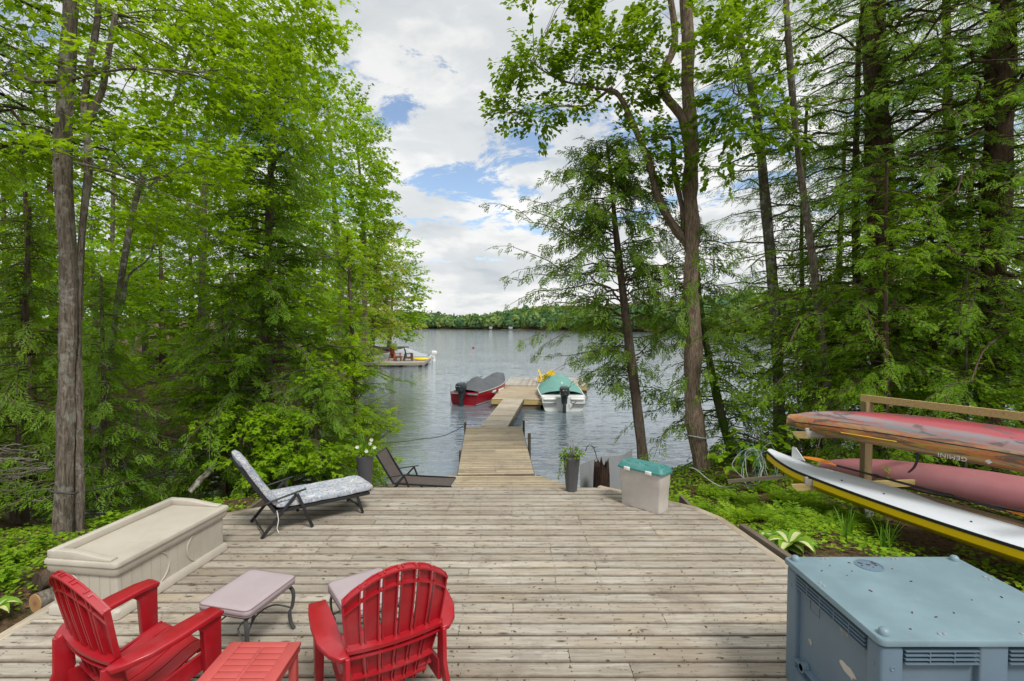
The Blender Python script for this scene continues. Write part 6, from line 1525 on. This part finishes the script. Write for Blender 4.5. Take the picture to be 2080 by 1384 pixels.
def mooring():
    def line(label, a, b, sag):
        a = Vector(a); b = Vector(b); pts = [a.lerp(b, k/8)-Vector((0, 0, sag*4*(k/8)*(1-k/8))) for k in range(9)]; o = Vector(a)
        mb = MB(); mb.tube([p-o for p in pts], .014, 5); ob = mb.build('rope', M['rope_pale'], None, smooth=True); ob.location = o; tag(ob, label, 'rope')
    line('pale mooring line from the red boat to the floating dock', (-1.55, 25.4, .68), (-.72, 25.0, .47), .08)
    line('pale mooring line from the white boat to the floating dock', (1.42, 24.6, .72), (1.32, 24.0, .47), .05)
    for k, (x, y, lb) in enumerate(((-.72, 25.0, 'dock cleat holding the line of the red boat'), (1.30, 24.0, 'dock cleat holding the line of the white boat'))):
        mb = MB(); mb.box((0, 0, .03), (.05, .05, .06)); mb.tube([(0, -.12, .07), (0, -.05, .06), (0, .05, .06), (0, .12, .07)], [.01, .016, .016, .01], 6); o = mb.build('cleat', M['panel_grey'], None); o.location = (x, y, .462); tag(o, lb, 'cleat')
mooring()
def deck_litter():
    rng = random.Random(17); mb = MB(); z = DZ+.006
    for k in range(900):
        x, y = rng.uniform(-3.7, 2.6), rng.uniform(2.2, 6.9)
        if sdist(np.array([[x, y]]), DI)[0] < .03: continue
        a = rng.uniform(0, 6.28); l = rng.uniform(.006, .022); w = rng.uniform(.0015, .007); c, s = math.cos(a), math.sin(a)
        mb.add([(x-c*l-s*w*0, y-s*l, z), (x+s*w, y-c*w, z+.003), (x+c*l, y+s*l, z+.001), (x-s*w, y+c*w, z+.002)], [(0, 1, 2, 3)])
    o = mb.build('leaf_litter', M['litter'], None); tag(o, 'dry leaf bits and needles scattered over the deck boards', 'leaf litter', kind='stuff')
deck_litter()

# ================================================================ PLANTS ON THE GROUND
FERN = [frond(8, 62, .42, .06, .35, .6, seed=s) for s in (21, 22)]
def plant(name, label, cat, group, p, kind, seed, size=.3, n=14, parent=None):
    rng = random.Random(seed); L = Leaves(rng); z = gz(p[0], p[1]); root = empty(name, (p[0], p[1], z), 0, label, cat, group); st = MB()
    if kind == 'fern':
        for k in range(n):
            a = rng.uniform(0, 6.28); d = Vector((math.cos(a), math.sin(a), rng.uniform(.25, .9))); L.add(FERN, Vector((0, 0, .02)), d, Vector((-math.cos(a)*.5, -math.sin(a)*.5, 1)), size*rng.uniform(.7, 1.25))
        for k in range(n*2):
            a = rng.uniform(0, 6.28); r = size*.6*rng.random(); L.add(FERN, Vector((math.cos(a)*r, math.sin(a)*r, rng.uniform(.05, .25)*size*2)), Vector((math.cos(a), math.sin(a), rng.uniform(-.2, .3))), up_n(rng, .5), size*rng.uniform(.35, .6))
    elif kind == 'leafy':
        for k in range(n):
            a = rng.uniform(0, 6.28); h = size*rng.uniform(.3, 1); e = Vector((math.cos(a)*size*.5*rng.random(), math.sin(a)*size*.5*rng.random(), h)); st.tube([(0, 0, 0), e*.5, e], [.003, .0025, .0015], 3)
            for j in range(6): b = rng.uniform(0, 6.28); L.add(LEAF, e-Vector((0, 0, .03*rng.random()*j)), Vector((math.cos(b), math.sin(b), rng.uniform(-.3, .2))), up_n(rng, .4), size*rng.uniform(.22, .4))
    elif kind == 'grass':
        for k in range(n):
            a = rng.uniform(0, 6.28); ln = size*rng.uniform(.7, 1.2); l = rng.uniform(.1, .5); b = Vector((rng.uniform(-.05, .05), rng.uniform(-.05, .05), 0)); e = b+Vector((math.cos(a)*ln*l, math.sin(a)*ln*l, ln*(1-l*.4)))
            st.ribbon(smooth_path([b, b.lerp(e, .5)+Vector((0, 0, ln*.12)), e], 3), [.014, .014, .013, .011, .009, .006, .002], .001)
    if kind == 'hosta':
        for k in range(n):
            a = 6.28*k/n+rng.uniform(-.3, .3); el = rng.uniform(.5, 1.5); ln = size*rng.uniform(.7, 1.1); w = ln*.24; d = Vector((math.cos(a), math.sin(a), 0)); s = Vector((-d.y, d.x, 0)); mb = MB(); vs = []; T_ = 6
            for j in range(T_+1):
                t = j/T_; c = d*(ln*t)+Vector((0, 0, ln*(el*t-.75*el*t*t*1.2)+.05)); ww = w*math.sin(math.pi*min(.98, t*.92+.06))**.8
                for q, zz in ((-1, .02), (-.42, .0), (.42, .0), (1, .02)): vs.append(c+s*(q*ww)+Vector((0, 0, abs(q)*.03)))
            fs = []; mi = []
            for j in range(T_):
                for q in range(3): fs.append((4*j+q, 4*j+q+1, 4*j+5+q, 4*j+4+q)); mi.append(1 if q == 1 else 0)
            mb.v = vs; mb.f = fs; mb.m = mi; o = mb.build('leaf', [M['lf_hosta'], M['lf_cream']], root, smooth=True)
    if len(st.v): st.build('blades' if kind == 'grass' else 'stems', M['lf_grass'], root, kind='stuff')
    L.mesh('foliage', M['lf_ground'], root)
def plants():
    rng = random.Random(31); k = 0; fl_ = []
    for (u, v) in ((1500, 985), (1535, 1010), (1470, 1010), (1580, 1035), (1545, 1045), (1620, 1060), (1660, 1080), (1610, 1090), (1680, 1050), (1430, 1000), (1650, 1030), (1505, 1040), (1400, 985), (1700, 1095), (1590, 1000), (1640, 1000), (1450, 965), (1385, 1000), (1560, 975), (1715, 1060)):
        p = G(u, v, 1.25); fl_.append((p.y, p.x))
    fl_.sort(reverse=True); ORD = 'farthest,second,third,fourth,fifth,sixth,seventh,eighth,ninth,tenth,eleventh,twelfth,thirteenth,fourteenth,fifteenth,sixteenth,seventeenth,eighteenth,nineteenth,nearest'.split(',')
    for q, (y, x) in enumerate(fl_):
        near_deck = sdist(np.array([[x, y]]), DP)[0] > -.75; lab = ORD[q]+' light green fern clump counting from the lake, '+('beside the deck edge' if near_deck else 'under the boat rack' if x > 4.2 else 'midway between deck and boat rack')
        plant('fern', lab, 'fern', 'ferns right of the deck', (x, y), 'fern', 300+k, rng.uniform(.26, .40), 20); k += 1
    for (u, v, lab) in ((1545, 1090, 'cream centred hosta nearest the deck corner, at the far end of the hosta row'), (1568, 1112, 'cream centred hosta in the middle of the row beside the edging timber'), (1600, 1125, 'cream centred hosta just behind the corner of the blue box')):
        p = G(u, v, 1.55); plant('hosta', lab, 'hosta', 'hostas beside the deck', (max(p.x+.02, 2.84), p.y), 'hosta', 400+k, .27, 15); k += 1
    p = G(0, 1262, 1.5); plant('hosta', 'pale variegated hosta left of the sawn log', 'hosta', 'hostas beside the deck', (p.x-.05, p.y), 'hosta', 450, .17, 10)
    p = G(1800, 1128, 1.4); plant('grass_clump', 'tall green iris blades rising behind the blue box', 'grass clump', None, (p.x, p.y), 'grass', 460, .38, 16)
    p = G(1720, 1120, 1.4); plant('grass_clump', 'arching thin grass blades left of the iris', 'grass clump', None, (p.x, p.y), 'grass', 461, .36, 14)
    for lp_, (u, v) in enumerate(sorted(((20, 1090), (60, 1100), (10, 1130), (45, 1140), (0, 1170), (35, 1180), (15, 1220), (60, 1165), (-30, 1150), (-30, 1200), (20, 1255), (80, 1120), (-60, 1250), (-20, 1100)), key=lambda q: G(q[0], q[1], 1.3).y, reverse=True)):
        p = G(u, v, 1.30); plant('leafy_plant', 'leafy plant left of the chest, '+('fourteenth,thirteenth,twelfth,eleventh,tenth,ninth,eighth,seventh,sixth,fifth,fourth,third,second,first'.split(',')[lp_])+' from the camera going towards the maple', 'plant', 'leafy plants left of the deck', (p.x, p.y), 'leafy', 500+k, rng.uniform(.14, .22), 14); k += 1
    for (u, v, lab) in ((1216, 985, 'leafy green sapling growing in front of the dark stump'), (1248, 985, 'small leafy plant between the stump and the teal lidded bin'), (205, 1060, 'bright leafy weed at the foot of the double trunk maple')):
        p = G(u, v, 1.45) if u > 900 else G(u, v, 1.2)
        plant('leafy_plant', lab, 'plant', None, (p.x, p.y+.12), 'leafy', 600+k, .38 if u > 900 else .25, 16); k += 1
    # ground cover: tiny leaves and dead litter
    rng = np.random.default_rng(3)
    def scatter(name, lab, n, box, mat, s0, s1, dead):
        x = rng.uniform(box[0], box[1], n); y = rng.uniform(box[2], box[3], n); z = height(x, y); ok = (z > .12)
        dk = sdist(np.stack([x, y], 1), DP)*1.0; ok &= (dk < -.03) & ~((x > -2.8) & (x < 1.2) & (y > 6.9))
        x, y, z = x[ok], y[ok], z[ok]; m = len(x); patchy = vnoise(x, y, 2.2, 6) > (-.25 if not dead else -9); x, y, z = x[patchy], y[patchy], z[patchy]
        L = Leaves(random.Random(1)); r = random.Random(2)
        for a, b, c in zip(x, y, z):
            an = r.uniform(0, 6.28); L.add(LEAF, (a, b, c+(.004 if dead else r.uniform(.01, .09))), (math.cos(an), math.sin(an), r.uniform(-.2, .3)), tuple(up_n(r, .5 if not dead else .2)), r.uniform(s0, s1))
        o = L.mesh(name, mat, None); tag(o, lab, 'ground cover', kind='stuff')
    scatter('ground_cover', 'low green ground cover on the bank right of the deck', 26000, (2.4, 9.5, 4.2, 12.5), M['lf_ground'], .035, .08, False)
    scatter('ground_cover', 'low green ground cover on the bank left of the deck', 12000, (-8.5, -3.8, 2.0, 9.0), M['lf_ground'], .03, .075, False)
    scatter('leaf_litter', 'brown dead leaves scattered over the bank beside the deck', 9000, (-9, 9, 2.0, 12.5), M['litter'], .03, .07, True)
plants()
